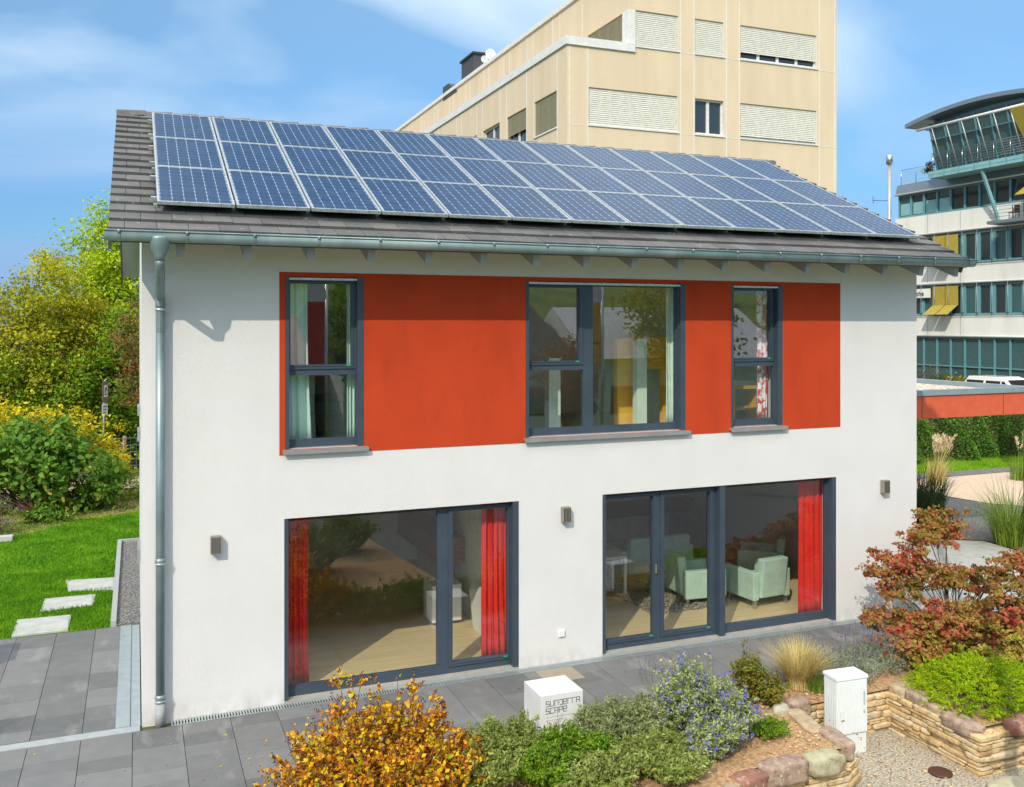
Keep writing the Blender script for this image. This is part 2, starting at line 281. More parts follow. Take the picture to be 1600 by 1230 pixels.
# ---------------------------------------------------------------- mesh helpers
class MB:
    def __init__(s): s.v = []; s.f = []; s.mi = []; s.m = 0; s.smooth = []; s.uv = None; s.sm = False
    def face(s, idx): s.f.append(tuple(idx)); s.mi.append(s.m); s.smooth.append(s.sm)
    def quad(s, a, b, c, d):
        n = len(s.v); s.v += [tuple(a), tuple(b), tuple(c), tuple(d)]; s.face((n, n+1, n+2, n+3)); return s
    def poly(s, pts):
        n = len(s.v); s.v += [tuple(p) for p in pts]; s.face(range(n, n+len(pts))); return s
    def box(s, x0, x1, y0, y1, z0, z1):
        if x0 > x1: x0, x1 = x1, x0
        if y0 > y1: y0, y1 = y1, y0
        if z0 > z1: z0, z1 = z1, z0
        n = len(s.v)
        s.v += [(x, y, z) for z in (z0, z1) for y in (y0, y1) for x in (x0, x1)]
        for f in ((0, 2, 3, 1), (4, 5, 7, 6), (0, 1, 5, 4), (2, 6, 7, 3), (0, 4, 6, 2), (1, 3, 7, 5)): s.face([n+i for i in f])
        return s
    def hexa(s, p):   # 8 points, bottom ring then top ring
        n = len(s.v); s.v += [tuple(q) for q in p]
        for f in ((3, 2, 1, 0), (4, 5, 6, 7), (0, 1, 5, 4), (1, 2, 6, 5), (2, 3, 7, 6), (3, 0, 4, 7)): s.face([n+i for i in f])
        return s
    def bar(s, a, b, w, h=None, up=(0, 0, 1)):
        h = h or w; a = Vector(a); b = Vector(b); d = (b-a).normalized(); u = Vector(up)
        if abs(d.dot(u)) > 0.99: u = Vector((0, 1, 0))
        r = d.cross(u).normalized(); u = r.cross(d)
        P = []
        for c in (a, b):
            for i, j in ((-1, -1), (1, -1), (1, 1), (-1, 1)): P.append(c + r*(i*w/2) + u*(j*h/2))
        return s.hexa(P)
    def tube(s, pts, rad, seg=8, cap=True):
        pts = [Vector(p) for p in pts]
        if not isinstance(rad, (list, tuple)): rad = [rad]*len(pts)
        n0 = len(s.v); sm = s.sm; s.sm = True
        ref = Vector((0.31, 0.87, 0.12)).normalized()
        for i, p in enumerate(pts):
            if i == 0: d = pts[1]-p
            elif i == len(pts)-1: d = p-pts[i-1]
            else: d = (pts[i+1]-p).normalized()+(p-pts[i-1]).normalized()
            d.normalize()
            a = d.cross(ref)
            if a.length < 0.05: a = d.cross(Vector((1, 0, 0)))
            a.normalize(); b = d.cross(a)
            for k in range(seg):
                t = 2*math.pi*k/seg; s.v.append(tuple(p+(a*math.cos(t)+b*math.sin(t))*rad[i]))
        for i in range(len(pts)-1):
            for k in range(seg):
                k2 = (k+1) % seg; s.face((n0+i*seg+k, n0+i*seg+k2, n0+(i+1)*seg+k2, n0+(i+1)*seg+k))
        s.sm = sm
        if cap:
            s.face([n0+k for k in range(seg)][::-1]); s.face([n0+(len(pts)-1)*seg+k for k in range(seg)])
        return s
    def lathe(s, c, prof, seg=16, ax='z'):
        n0 = len(s.v); sm = s.sm; s.sm = True
        for r, h in prof:
            for k in range(seg):
                t = 2*math.pi*k/seg; x, y = r*math.cos(t), r*math.sin(t)
                if ax == 'z': p = (c[0]+x, c[1]+y, c[2]+h)
                elif ax == 'x': p = (c[0]+h, c[1]+x, c[2]+y)
                else: p = (c[0]+x, c[1]+h, c[2]+y)
                s.v.append(p)
        for i in range(len(prof)-1):
            for k in range(seg):
                k2 = (k+1) % seg; s.face((n0+i*seg+k, n0+i*seg+k2, n0+(i+1)*seg+k2, n0+(i+1)*seg+k))
        s.sm = sm
        s.face([n0+k for k in range(seg)][::-1]); s.face([n0+(len(prof)-1)*seg+k for k in range(seg)])
        return s
    def prism(s, poly, axis, a0, a1):
        """closed outline extruded along an axis ('x','y','z')"""
        def P(u, w, a): return {'x': (a, u, w), 'y': (u, a, w), 'z': (u, w, a)}[axis]
        n = len(s.v); k = len(poly)
        s.v += [P(u, w, a0) for u, w in poly]+[P(u, w, a1) for u, w in poly]
        s.face([n+i for i in range(k)][::-1]); s.face([n+k+i for i in range(k)])
        for i in range(k):
            j = (i+1) % k; s.face((n+i, n+j, n+k+j, n+k+i))
        return s
    def build(s, name, m, parent=None, origin=(0, 0, 0), bevel=0, fixn=True):
        me = bpy.data.meshes.new(name)
        ox, oy, oz = origin
        me.from_pydata([(x-ox, y-oy, z-oz) for x, y, z in s.v], [], s.f)
        ms = m if isinstance(m, (list, tuple)) else [m]
        for k in ms: me.materials.append(k)
        me.polygons.foreach_set('material_index', s.mi); me.polygons.foreach_set('use_smooth', s.smooth)
        if fixn:
            bm = bmesh.new(); bm.from_mesh(me); bmesh.ops.recalc_face_normals(bm, faces=bm.faces)
            if bevel:
                bmesh.ops.remove_doubles(bm, verts=bm.verts, dist=1e-5)
                es = [e for e in bm.edges if len(e.link_faces) == 2 and e.calc_face_angle(0) > 0.6]
                bmesh.ops.bevel(bm, geom=es, offset=bevel, segments=2, affect='EDGES', profile=0.6, clamp_overlap=True)
            bm.to_mesh(me); bm.free()
        o = bpy.data.objects.new(name, me); C.objects.link(o)
        if parent is not None: o.parent = parent
        else: o.location = origin
        return o

def tag(o, label=None, cat=None, group=None, kind=None):
    if label: o['label'] = label
    if cat: o['category'] = cat
    if group: o['group'] = group
    if kind: o['kind'] = kind
    return o
def thing(name, label, cat, loc=(0, 0, 0), group=None, rz=0):
    o = bpy.data.objects.new(name, None); C.objects.link(o); o.location = loc; o.rotation_euler = (0, 0, rz)
    o.empty_display_size = 0.2
    return tag(o, label, cat, group)
def copy_tree(o, loc=None, label=None, group=None, rz=None, scale=None, parent=None):
    c = o.copy(); C.objects.link(c); c.parent = parent
    if loc is not None: c.location = loc
    if rz is not None: c.rotation_euler[2] = rz
    if scale is not None: c.scale = (scale, scale, scale) if not isinstance(scale, tuple) else scale
    if label: c['label'] = label
    if group: c['group'] = group
    for ch in list(o.children): copy_tree(ch, parent=c)
    return c
def bx(*a): return MB().box(*a)

def wall_grid(mb, axis, pos, t, u0, u1, w0, w1, holes):
    """wall slab with rectangular openings; axis 'y' = plane y=pos..pos+t, u=x, w=z; axis 'x' = plane x=pos..pos+t, u=y; axis 'z' horizontal u=x,w=y"""
    us = sorted(set([u0, u1]+[h[0] for h in holes]+[h[1] for h in holes])); ws = sorted(set([w0, w1]+[h[2] for h in holes]+[h[3] for h in holes]))
    us = [u for u in us if u0 <= u <= u1]; ws = [w for w in ws if w0 <= w <= w1]
    def P(u, w, a):
        return {'y': (u, a, w), 'x': (a, u, w), 'z': (u, w, a)}[axis]
    def solid(i, j):
        if i < 0 or j < 0 or i >= len(us)-1 or j >= len(ws)-1: return False
        cu = (us[i]+us[i+1])/2; cw = (ws[j]+ws[j+1])/2
        return not any(h[0] < cu < h[1] and h[2] < cw < h[3] for h in holes)
    for i in range(len(us)-1):
        for j in range(len(ws)-1):
            if not solid(i, j): continue
            a, b, c, d = us[i], us[i+1], ws[j], ws[j+1]
            mb.quad(P(a, c, pos), P(b, c, pos), P(b, d, pos), P(a, d, pos))
            mb.quad(P(a, c, pos+t), P(a, d, pos+t), P(b, d, pos+t), P(b, c, pos+t))
            if not solid(i-1, j): mb.quad(P(a, c, pos), P(a, d, pos), P(a, d, pos+t), P(a, c, pos+t))
            if not solid(i+1, j): mb.quad(P(b, c, pos), P(b, c, pos+t), P(b, d, pos+t), P(b, d, pos))
            if not solid(i, j-1): mb.quad(P(a, c, pos), P(a, c, pos+t), P(b, c, pos+t), P(b, c, pos))
            if not solid(i, j+1): mb.quad(P(a, d, pos), P(b, d, pos), P(b, d, pos+t), P(a, d, pos+t))
    return mb

# ---------------------------------------------------------------- foliage helpers
def leaf_mesh(name, pos, nrm, size, material, parent=None, origin=(0, 0, 0), ratio=0.55, seed=0, fold=0.18, shape='leaf', tipdir=None):
    rng = np.random.default_rng(seed); n = len(pos); pos = np.asarray(pos, float)-np.array(origin)
    nrm = nrm/np.maximum(np.linalg.norm(nrm, axis=1, keepdims=True), 1e-6)
    t = rng.normal(size=(n, 3)) if tipdir is None else np.asarray(tipdir, float)+rng.normal(size=(n, 3))*0.25
    t -= nrm*np.sum(t*nrm, axis=1, keepdims=True); t /= np.maximum(np.linalg.norm(t, axis=1, keepdims=True), 1e-6)
    b = np.cross(nrm, t); size = np.asarray(size).reshape(-1, 1)
    if shape == 'leaf':
        prof = [(0, 0, 0), (0.45, 0.5*ratio, 1), (1, 0, 0), (0.45, -0.5*ratio, 1)]
    elif shape == 'broad':
        prof = [(0, 0, 0), (0.35, 0.42*ratio, .7), (0.72, 0.5*ratio, 1), (1, 0, 0), (0.72, -0.5*ratio, 1), (0.35, -0.42*ratio, .7)]
    else:  # lobed
        prof = [(0, 0, 0), (0.25, 0.5*ratio, 1), (0.5, 0.2*ratio, .4), (0.75, 0.45*ratio, .9), (1, 0, 0), (0.75, -0.45*ratio, .9), (0.5, -0.2*ratio, .4), (0.25, -0.5*ratio, 1)]
    k = len(prof); V = np.empty((n, k, 3))
    for i, (a, w, h) in enumerate(prof): V[:, i] = pos+t*size*(a-0.4)+b*size*w+nrm*size*(h*fold)
    me = bpy.data.meshes.new(name); me.vertices.add(n*k); me.vertices.foreach_set('co', V.reshape(-1))
    me.loops.add(n*k); me.loops.foreach_set('vertex_index', np.arange(n*k, dtype=np.int32))
    me.polygons.add(n); me.polygons.foreach_set('loop_start', np.arange(0, n*k, k, dtype=np.int32)); me.polygons.foreach_set('loop_total', np.full(n, k, dtype=np.int32))
    me.materials.append(material); me.update(calc_edges=True); me.validate()
    o = bpy.data.objects.new(name, me); C.objects.link(o)
    if parent is not None: o.parent = parent
    else: o.location = origin
    return o
def crown(rng, blobs, n_clump, per, sig, inner=0.45, flat=0.7, up=0.5):
    """leaf positions gathered in clumps over ellipsoid blobs (x,y,z,rx,ry,rz)"""
    vol = np.array([b[3]*b[4]*b[5] for b in blobs])**0.67; vol /= vol.sum()
    Pp, Nn, cc = [], [], []
    for b, w in zip(blobs, vol):
        k = max(2, int(n_clump*w)); c = np.array(b[:3]); r = np.array(b[3:6])
        d = rng.normal(size=(k, 3)); d /= np.linalg.norm(d, axis=1, keepdims=True)
        rad = inner+(1-inner)*rng.random((k, 1))**0.5
        rad *= 1+0.16*rng.normal(size=(k, 1))
        cen = c+d*r*rad; cc.append(cen)
        for q, dd in zip(cen, d):
            m = int(per*(0.5+rng.random())); s = sig*(0.65+0.7*rng.random())
            p = q+rng.normal(size=(m, 3))*np.array([s, s, s*flat])
            Pp.append(p); Nn.append(dd*0.7+np.array([0, 0, up])+rng.normal(size=(m, 3))*0.75)
    return np.vstack(Pp), np.vstack(Nn), np.vstack(cc)
def stems(mb, base, targets, r0=0.02, r1=0.004, rng=None, fork=0.45, spread=0.05, seg=5):
    base = Vector(base)
    for t in targets:
        t = Vector(t); b = base+Vector((rng.normal()*spread, rng.normal()*spread, 0))
        m1 = b.lerp(t, 0.35); m1.z = b.z+(t.z-b.z)*0.5; m2 = b.lerp(t, 0.7)+Vector(rng.normal(size=3)*0.03*(t-b).length); m2.z += (t.z-b.z)*0.1
        mb.tube([b, m1, m2, t], [r0, r0*0.7, (r0+r1)/2.4, r1], seg, cap=False)
def bush(name, label, cat, base, blobs, n_clump, per, sig, size, material, seed, ratio=0.55, stem_mat=None, stem_n=26, stem_r=0.012, group=None, shape='leaf', inner=0.45, flat=0.7, up=0.5, leafname='leaves', fold=0.18, minz=None, tip=None):
    rng = np.random.default_rng(seed)
    root = thing(name, label, cat, base, group)
    p, n, cc = crown(rng, blobs, n_clump, per, sig, inner, flat, up)
    if minz is not None:
        k = p[:, 2] > minz; p, n = p[k], n[k]
    s = size*(0.6+0.8*rng.random(len(p)))
    tipd = None
    if tip is not None:
        ctr = np.array([base[0], base[1], base[2]]); tipd = (p-ctr); tipd /= np.linalg.norm(tipd, axis=1, keepdims=True)+1e-6; tipd = tipd*tip+np.array([0, 0, 0.5])
    leaf_mesh(leafname, p, n, s, material, root, base, ratio, seed, fold, shape, tipd)
    if stem_n:
        mb = MB(); idx = rng.choice(len(cc), min(stem_n, len(cc)), replace=False)
        stems(mb, base, cc[idx], stem_r, stem_r*0.3, rng)
        mb.build('stems', stem_mat or M['twig'], root, base, fixn=False)
    return root
def blades(rng, base, n, length, spread, droop, w, r0=0.1, lean=(0, 0), seg=4):
    """grass blades as curved tapering strips -> verts, faces"""
    V = []; F = []
    for i in range(n):
        a = rng.random()*2*math.pi; rr = r0*math.sqrt(rng.random()); L_ = length*(0.55+0.5*rng.random())
        out = spread*(0.15+0.85*rng.random()); b = (base[0]+rr*math.cos(a), base[1]+rr*math.sin(a), base[2])
        a2 = a+rng.normal()*0.5; dx, dy = math.cos(a2), math.sin(a2); px, py = -dy, dx
        n0 = len(V)
        for k in range(seg+1):
            t = k/seg; h = L_*(t-droop*out*t*t*0.9); o = L_*out*(t**1.6)
            ww = w*(1-t**1.5)*0.5+0.0004
            x = b[0]+dx*o+lean[0]*L_*t*t; y = b[1]+dy*o+lean[1]*L_*t*t; z = b[2]+h
            V += [(x-px*ww, y-py*ww, z), (x+px*ww, y+py*ww, z)]
        for k in range(seg): F.append((n0+2*k, n0+2*k+1, n0+2*k+3, n0+2*k+2))
    return V, F
def raw(name, V, F, material, parent=None, origin=(0, 0, 0)):
    m = MB(); m.v = V; m.f = F; m.mi = [0]*len(F); m.smooth = [False]*len(F)
    return m.build(name, material, parent, origin, fixn=False)
def rock_mesh(mb, c, dims, rz, seed, rough=0.10, sub=3, p=4.0):
    rng = np.random.default_rng(seed); bm = bmesh.new(); bmesh.ops.create_cube(bm, size=2)
    bmesh.ops.subdivide_edges(bm, edges=bm.edges[:], cuts=sub*2, use_grid_fill=True)
    ph = rng.random((6, 4))*6.28; fr = 1+rng.random((6, 3))*3.0
    n0 = len(mb.v); cs, sn = math.cos(rz), math.sin(rz); bm.verts.ensure_lookup_table()
    for v in bm.verts:
        x, y, z = v.co; l = (abs(x)**p+abs(y)**p+abs(z)**p)**(1/p); x, y, z = x/l, y/l, z/l
        d = 1+rough*sum(math.sin(fr[i][0]*x*2+fr[i][1]*y*2+fr[i][2]*z*2+ph[i][0]) for i in range(6))/2.2
        x, y, z = x*d*dims[0]/2, y*d*dims[1]/2, z*d*dims[2]/2
        mb.v.append((c[0]+x*cs-y*sn, c[1]+x*sn+y*cs, c[2]+z))
    for f in bm.faces:
        mb.f.append(tuple(n0+v.index for v in f.verts)); mb.mi.append(mb.m); mb.smooth.append(True)
    bm.free(); return mb

def shoots(rng, base, n, rx, ry, h, per=16, twig=0.10, spread=0.018, start=0.3, flat=0.45, ntw=5, lean=(0, 0), dense=1.0):
    """fan of curved shoots with short side twigs; returns leaf positions, outward directions, shoot curves, tips"""
    P, D, cur, tips = [], [], [], []
    for i in range(n):
        a = rng.random()*6.283; r = math.sqrt(rng.random())
        ex, ey = rx*r*math.cos(a)+lean[0], ry*r*math.sin(a)+lean[1]; ez = h*(1-flat*r*r)*rng.uniform(0.62, 1.16)*(1+0.13*math.sin(3.1*a+h*40))
        b = np.array([ex*0.15, ey*0.15, 0.0]); e = np.array([ex, ey, ez]); c = np.array([ex*0.55+rng.normal()*0.05*h, ey*0.55+rng.normal()*0.05*h, ez*0.62])
        q = lambda t: b*(1-t)**2+c*2*t*(1-t)+e*t*t
        cur.append([q(0.0), q(0.35), q(0.7), q(1.0)]); d = e-c; d /= np.linalg.norm(d)+1e-6
        tips.append((e, d)); k = int(per*rng.uniform(.6, 1.3)*dense)
        t = start+(1-start)*rng.random(k)
        for tt in t: P.append(q(tt)+rng.normal(size=3)*spread); D.append(d+rng.normal(size=3)*0.5)
        for j in range(ntw):
            tt = start+(1-start)*rng.random(); p0 = q(tt); dd = d*0.7+rng.normal(size=3)*0.75; dd[2] = abs(dd[2])*0.8+0.15; dd /= np.linalg.norm(dd); L_ = twig*rng.uniform(.5, 1.3)
            cur.append([p0, p0+dd*L_]); tips.append((p0+dd*L_, dd))
            for s in rng.random(int(per*0.7*dense)): P.append(p0+dd*L_*(0.15+0.9*s)+rng.normal(size=3)*spread*0.8); D.append(dd+rng.normal(size=3)*0.5)
    return np.array(P), np.array(D), cur, tips
def shoot_bush(name, label, cat, base, fans, leaf, size, seed, group=None, ratio=0.5, head=None, head_n=8, head_size=0.02, head_sp=0.02, head_frac=0.5, head_name='flowers', stem=None, stem_r=0.004, shape='leaf', minz=0.0, size_var=0.4):
    rng = np.random.default_rng(seed); root = thing(name, label, cat, base, group); Ps, Ds, HP = [], [], []; mb = MB()
    for f in fans:
        off = np.array([f[0]-base[0], f[1]-base[1], 0.0]); P, D, cur, tips = shoots(rng, base, **f[2])
        Ps.append(P+off); Ds.append(D)
        for c in cur:
            r = stem_r if len(c) > 2 else stem_r*0.55; mb.tube([tuple(x+off) for x in c], [r*(1-0.6*i/(len(c)-1)) for i in range(len(c))], 4, cap=False)
        if head is not None:
            for e, d in tips:
                if rng.random() < head_frac:
                    s = rng.random((head_n, 1)); HP.append(e+off+d*head_sp*2.2*(s-0.3)+rng.normal(size=(head_n, 3))*head_sp*0.5)
    P = np.vstack(Ps); D = np.vstack(Ds); k = P[:, 2] > minz; P, D = P[k], D[k]
    N_ = rng.normal(size=P.shape)*0.8+np.array([0, -0.15, 0.8])
    leaf_mesh('leaves', P, N_, size*(1-size_var+2*size_var*rng.random(len(P))), leaf, root, (0, 0, 0), ratio, seed, 0.18, shape, D)
    if HP: H = np.vstack(HP); leaf_mesh(head_name, H, rng.normal(size=H.shape)+np.array([0, -.2, .6]), np.full(len(H), head_size), head, root, (0, 0, 0), 0.85, seed+1)
    mb.build('stems', stem or M['twig'], root, fixn=False); return root

# ================================================================ GROUND
def sheet(name, poly, z, m, kind='structure', skirt=0):
    mb = MB().poly([(x, y, z) for x, y in poly])
    if skirt:
        for i in range(len(poly)): (xa, ya), (xb, yb) = poly[i], poly[(i+1) % len(poly)]; mb.quad((xa, ya, z), (xb, yb, z), (xb, yb, z-skirt), (xa, ya, z-skirt))
    o = mb.build(name, m, fixn=False)
    bm = bmesh.new(); bm.from_mesh(o.data); bmesh.ops.triangulate(bm, faces=bm.faces)
    for f in bm.faces:
        if f.normal.z < -0.5: f.normal_flip()
    bm.to_mesh(o.data); bm.free(); return tag(o, kind=kind)
sheet('lower_ground', [(-150, -150), (400, -150), (400, 0.5), (-150, 0.5)], -0.62, M['asphalt'])
up = [(-150, 400), (-150, -9.0), (4.6, -9.0), (5.2, -4.3), (5.95, -3.55), (7.2, -3.52), (7.42, -3.38), (7.38, -2.42), (9.05, -2.40), (9.05, -3.72), (400, -3.72), (400, 400)]
sheet('ground', up, -0.03, M['ground'])
mb = MB()
for i in range(1, len(up)-2): (xa, ya), (xb, yb) = up[i], up[i+1]; mb.quad((xa, ya, -0.03), (xb, yb, -0.03), (xb, yb, -0.6), (xa, ya, -0.6))
tag(mb.build('earth_bank', M['soil'], fixn=False), kind='structure')
sheet('gravel_forecourt', [(5.0, -4.6), (6.0, -3.3), (7.7, -3.2), (7.3, -2.3), (9.05, -2.3), (9.05, -3.7), (16, -3.7), (16, -5.2), (5.0, -5.2)], -0.50, M['gravel_tan'])
sheet('road', [(-60, -9.2), (5.0, -9.2), (5.4, -5.2), (80, -5.2), (80, -14.5), (-60, -14.5)], -0.512, M['asphalt'])
sheet('lawn', [(-14, 4.02), (-0.43, 4.02), (-0.43, 9.95), (0.2, 9.95), (0.2, 17.0), (-14, 17.0)], -0.006, M['lawn'])
sheet('bark_bed', [(-3.5, -8.9), (4.6, -8.9), (5.15, -4.25), (5.95, -3.55), (7.2, -3.52), (7.42, -3.38), (7.38, -2.42), (9.05, -2.4), (9.05, -3.7), (14.5, -3.7), (14.5, -1.0), (11.2, -0.9), (10.75, -1.62), (5.36, -1.62), (5.3, -2.28), (0.99, -2.28), (0.99, -4.31), (-3.5, -4.31)], -0.012, M['soil'])
sheet('pale_path', [(11.9, -0.9), (14.4, -0.7), (15.3, 0.6), (16.9, 2.2), (17.0, 3.2), (15.6, 4.0), (11.9, 4.4)], 0.0, M['concrete'])
sheet('gravel_bed', [(11.9, 4.5), (15.7, 4.1), (17.1, 3.25), (17.0, 2.1), (15.4, 0.5), (14.5, -0.8), (20, -0.8), (22, 5.0), (20.7, 6.2), (20.2, 8.6), (21.5, 9.9), (11.9, 9.9)], -0.004, M['gravel_dark'])
sheet('sandy_path', [(20.3, 8.6), (20.75, 6.25), (22, 5.0), (20, -0.8), (45, -0.8), (45, 10.0), (21.6, 9.9)], 0.0, M['sand'])
sheet('edging_strip', [(12, 9.92), (21.6, 9.93), (45, 10.02), (45, 10.6), (12, 10.65)], 0.004, M['gravel_dark'])
sheet('far_lawn', [(12, 10.66), (45, 10.62), (45, 12.9), (12, 12.9)], 0.002, M['lawn_bright'])
sheet('country_lane', [(-30, 17.2), (12, 17.2), (12, 19.3), (-30, 19.3)], -0.002, M['sand'])
sheet('car_park', [(24, 15), (60, 15), (60, 55), (24, 55)], -0.008, M['asphalt'])

rng = np.random.default_rng(7)
# paving slabs, laid as one surface with open joints
def slabs(mb, x0, x1, y0, y1, w=0.54, skip=None, rows=((0.30, .45, .50, .60))):
    x = x1
    while x > x0+0.02:
        xa = max(x-w, x0); y = y1
        while y > y0+0.02:
            l = float(rng.choice(rows)); ya = max(y-l, y0)
            if y-ya < 0.12: ya = max(y0, y-0.3)
            if not (skip and skip((xa+x)/2, (ya+y)/2)):
                mb.box(xa+0.003, x-0.004, ya+0.0015, y-0.0015, -0.03, float(rng.normal()*0.0006))
            y = ya
        x = xa
mb = MB()
slabs(mb, -6.04, -0.10, 0.0, 3.98)
slabs(mb, -6.04, -0.10, -4.3, -0.17)
slabs(mb, -0.10, 10.70, -2.25, -0.17, skip=lambda x, y: x > 5.3 and y < -1.62)
slabs(mb, -0.10, 0.98, -4.3, -2.26)
tag(mb.build('patio', M['slab']), kind='structure')
tag(bx(-6.0, -0.11, -4.2, 3.97, -0.028, -0.0125).box(-0.109, 0.97, -4.2, -0.17, -0.028, -0.0125).box(0.971, 5.29, -2.24, -0.17, -0.028, -0.0125).box(5.291, 10.74, -1.61, -0.17, -0.028, -0.0125).build('patio_joint_bed', M['joint']), kind='structure')
mb = MB(); mb.box(-6.04, -0.02, -0.165, -0.005, -0.02, 0.004)
tag(mb.build('kerb_strip', M['kerb']), kind='structure')
tag(bx(10.705, 11.0, -1.65, 0.0, -0.03, 0.0).build('patio_edging', M['kerb']), kind='structure')
# beige odd slab in front of the pier
tag(bx(4.95, 5.48, -0.62, -0.172, -0.01, 0.0025).build('beige_slab', M['beige_stone']), kind='structure')

def grate(name, label, x0, x1, y0, y1, along):
    mb = MB(); w = 0.012
    mb.box(x0, x1, y0, y0+w, -0.02, 0.006).box(x0, x1, y1-w, y1, -0.02, 0.006) if along == 'x' else mb.box(x0, x0+w, y0, y1, -0.02, 0.006).box(x1-w, x1, y0, y1, -0.02, 0.006)
    L_ = (x1-x0) if along == 'x' else (y1-y0); n = int(L_/0.034)
    for i in range(n):
        a = i*0.034
        if along == 'x': mb.box(x0+a, x0+a+0.017, y0+w, y1-w, -0.015, 0.004)
        else: mb.box(x0+w, x1-w, y0+a, y0+a+0.017, -0.015, 0.004)
    o = mb.build(name, M['grate'], origin=((x0+x1)/2, (y0+y1)/2, 0)); tag(o, label, 'drain grate', 'drain grates along the house'); return o
grate('drain_grate', 'long galvanised drain grate along the foot of the white front wall', 0.32, 10.72, -0.16, -0.012, 'x')
mb = MB(); mb.box(-0.285, -0.13, 0.0, 3.97, -0.02, 0.012).box(-0.12, -0.015, 0.0, 3.97, -0.02, 0.002)
tag(mb.build('drain_cover', M['grate'], origin=(-0.2, 2, 0)), 'pale metal channel cover beside the narrow gable wall', 'drain cover')

# gravel trough with kerb along the gable
mb = MB(); mb.box(-0.43, -0.35, 4.0, 9.95, -0.1, 0.09).box(-0.35, 0.0, 9.87, 9.95, -0.1, 0.09)
tag(mb.build('kerb_edging', M['kerb'], origin=(-0.4, 7, 0)), 'raised grey kerb edging the dark gravel strip beside the lawn', 'kerb')
tag(bx(-0.348, 0.3, 4.0, 9.868, -0.1, 0.03).build('gravel_strip', M['gravel_dark']), kind='stuff')
STP = [([(-1.26, 7.13), (-0.435, 7.0), (-0.435, 6.14), (-1.17, 6.35)], 'pale concrete stepping slab in the lawn, farthest from the patio'),
       ([(-1.51, 5.99), (-0.71, 5.96), (-0.73, 5.29), (-1.52, 5.23)], 'pale concrete stepping slab in the lawn, middle one of three'),
       ([(-1.81, 4.89), (-1.03, 4.85), (-1.03, 4.05), (-1.8, 4.03)], 'pale concrete stepping slab in the lawn, touching the patio edge')]
for p, lb in STP:
    c = (sum(q[0] for q in p)/4, sum(q[1] for q in p)/4, 0)
    o = MB().prism(p[::-1], 'z', -0.05, 0.022).build('stepping_stone', M['concrete'], origin=c, bevel=0.008); tag(o, lb, 'stepping stone', 'stepping stones across the lawn')

# grass blades on the near lawn
def turf(name, regions, n, h, cols, seed, skip=None):
    rng = np.random.default_rng(seed); V = []; F = []
    xs = []
    for (x0, x1, y0, y1, wgt) in regions:
        k = int(n*wgt); P = np.column_stack([rng.uniform(x0, x1, k), rng.uniform(y0, y1, k)])
        if skip: P = np.array([q for q in P if not skip(*q)])
        xs.append(P)
    P = np.vstack(xs); m = len(P); a = rng.random(m)*6.283; hh = h*(0.5+rng.random(m)); w = 0.012
    A = np.zeros((m, 3, 3)); A[:, 0, 0] = P[:, 0]-np.cos(a)*w; A[:, 0, 1] = P[:, 1]-np.sin(a)*w; A[:, 1, 0] = P[:, 0]+np.cos(a)*w; A[:, 1, 1] = P[:, 1]+np.sin(a)*w
    A[:, 0, 2] = A[:, 1, 2] = -0.01; A[:, 2, 0] = P[:, 0]+rng.normal(size=m)*h*0.5; A[:, 2, 1] = P[:, 1]+rng.normal(size=m)*h*0.5; A[:, 2, 2] = hh
    me = bpy.data.meshes.new(name); me.vertices.add(m*3); me.vertices.foreach_set('co', A.reshape(-1)); me.loops.add(m*3)
    me.loops.foreach_set('vertex_index', np.arange(m*3, dtype=np.int32)); me.polygons.add(m)
    me.polygons.foreach_set('loop_start', np.arange(0, m*3, 3, dtype=np.int32)); me.polygons.foreach_set('loop_total', np.full(m, 3, dtype=np.int32))
    mt = island_mat(name+'_blades', cols, 0.8, translucent=0.35, nscale=1.4, noise_amt=0.5); me.materials.append(mt); me.update(calc_edges=True)
    o = bpy.data.objects.new(name, me); C.objects.link(o); return tag(o, kind='stuff')
def on_stone(x, y):
    return (-1.20 < x < -0.42 and 6.30 < y < 7.02) or (-1.49 < x < -0.75 and 5.29 < y < 5.93) or (-1.78 < x < -1.06 and 4.0 < y < 4.84) or (x > -0.45 and y < 9.97)
turf('grass', [(-4.2, -0.44, 4.03, 8, 0.45), (-5.5, 0.1, 8, 13, 0.4), (-5, 0.1, 13, 16.5, 0.15)], 90000, 0.040, [(0, (0.05, 0.16, 0.008)), (0.5, (0.12, 0.30, 0.012)), (0.85, (0.21, 0.40, 0.016)), (1, (0.34, 0.40, 0.06))], 3, on_stone)
turf('far_grass', [(14, 32, 10.6, 12.6, 1)], 22000, 0.06, [(0, (0.10, 0.24, 0.01)), (1, (0.28, 0.45, 0.02))], 4)

# ================================================================ HOUSE
LX = 11.86; DY = 8.5
house = thing('house', 'white two storey house with a red band and solar panels on its grey roof', 'house', (0, 0, 0))
WIN = {'W1': (1.65, 2.64, 3.15, 5.30), 'W2': (4.88, 7.43, 3.15, 5.30), 'W3': (8.22, 9.17, 3.15, 5.30), 'G1': (1.64, 4.78, 0.03, 2.29), 'G2': (6.06, 10.2, 0.03, 2.29)}
holes = list(WIN.values())
SL = math.tan(R(25)); ZE = 5.77; YE = -0.70
def roofz(y): return ZE+SL*(y-YE) if y <= 4.25 else ZE+SL*(2*4.25-y-YE)
zt = roofz(0)-0.30          # wall top below rafters at the facade
mb = MB()
wall_grid(mb, 'y', 0.0, 0.36, 0, LX, -0.3, zt, holes)
mb.build('wall', M['stucco'], house)
mb = MB(); wall_grid(mb, 'y', DY-0.36, 0.36, 0, LX, -0.3, zt, []); mb.build('wall', M['stucco'], house)
mb = MB()
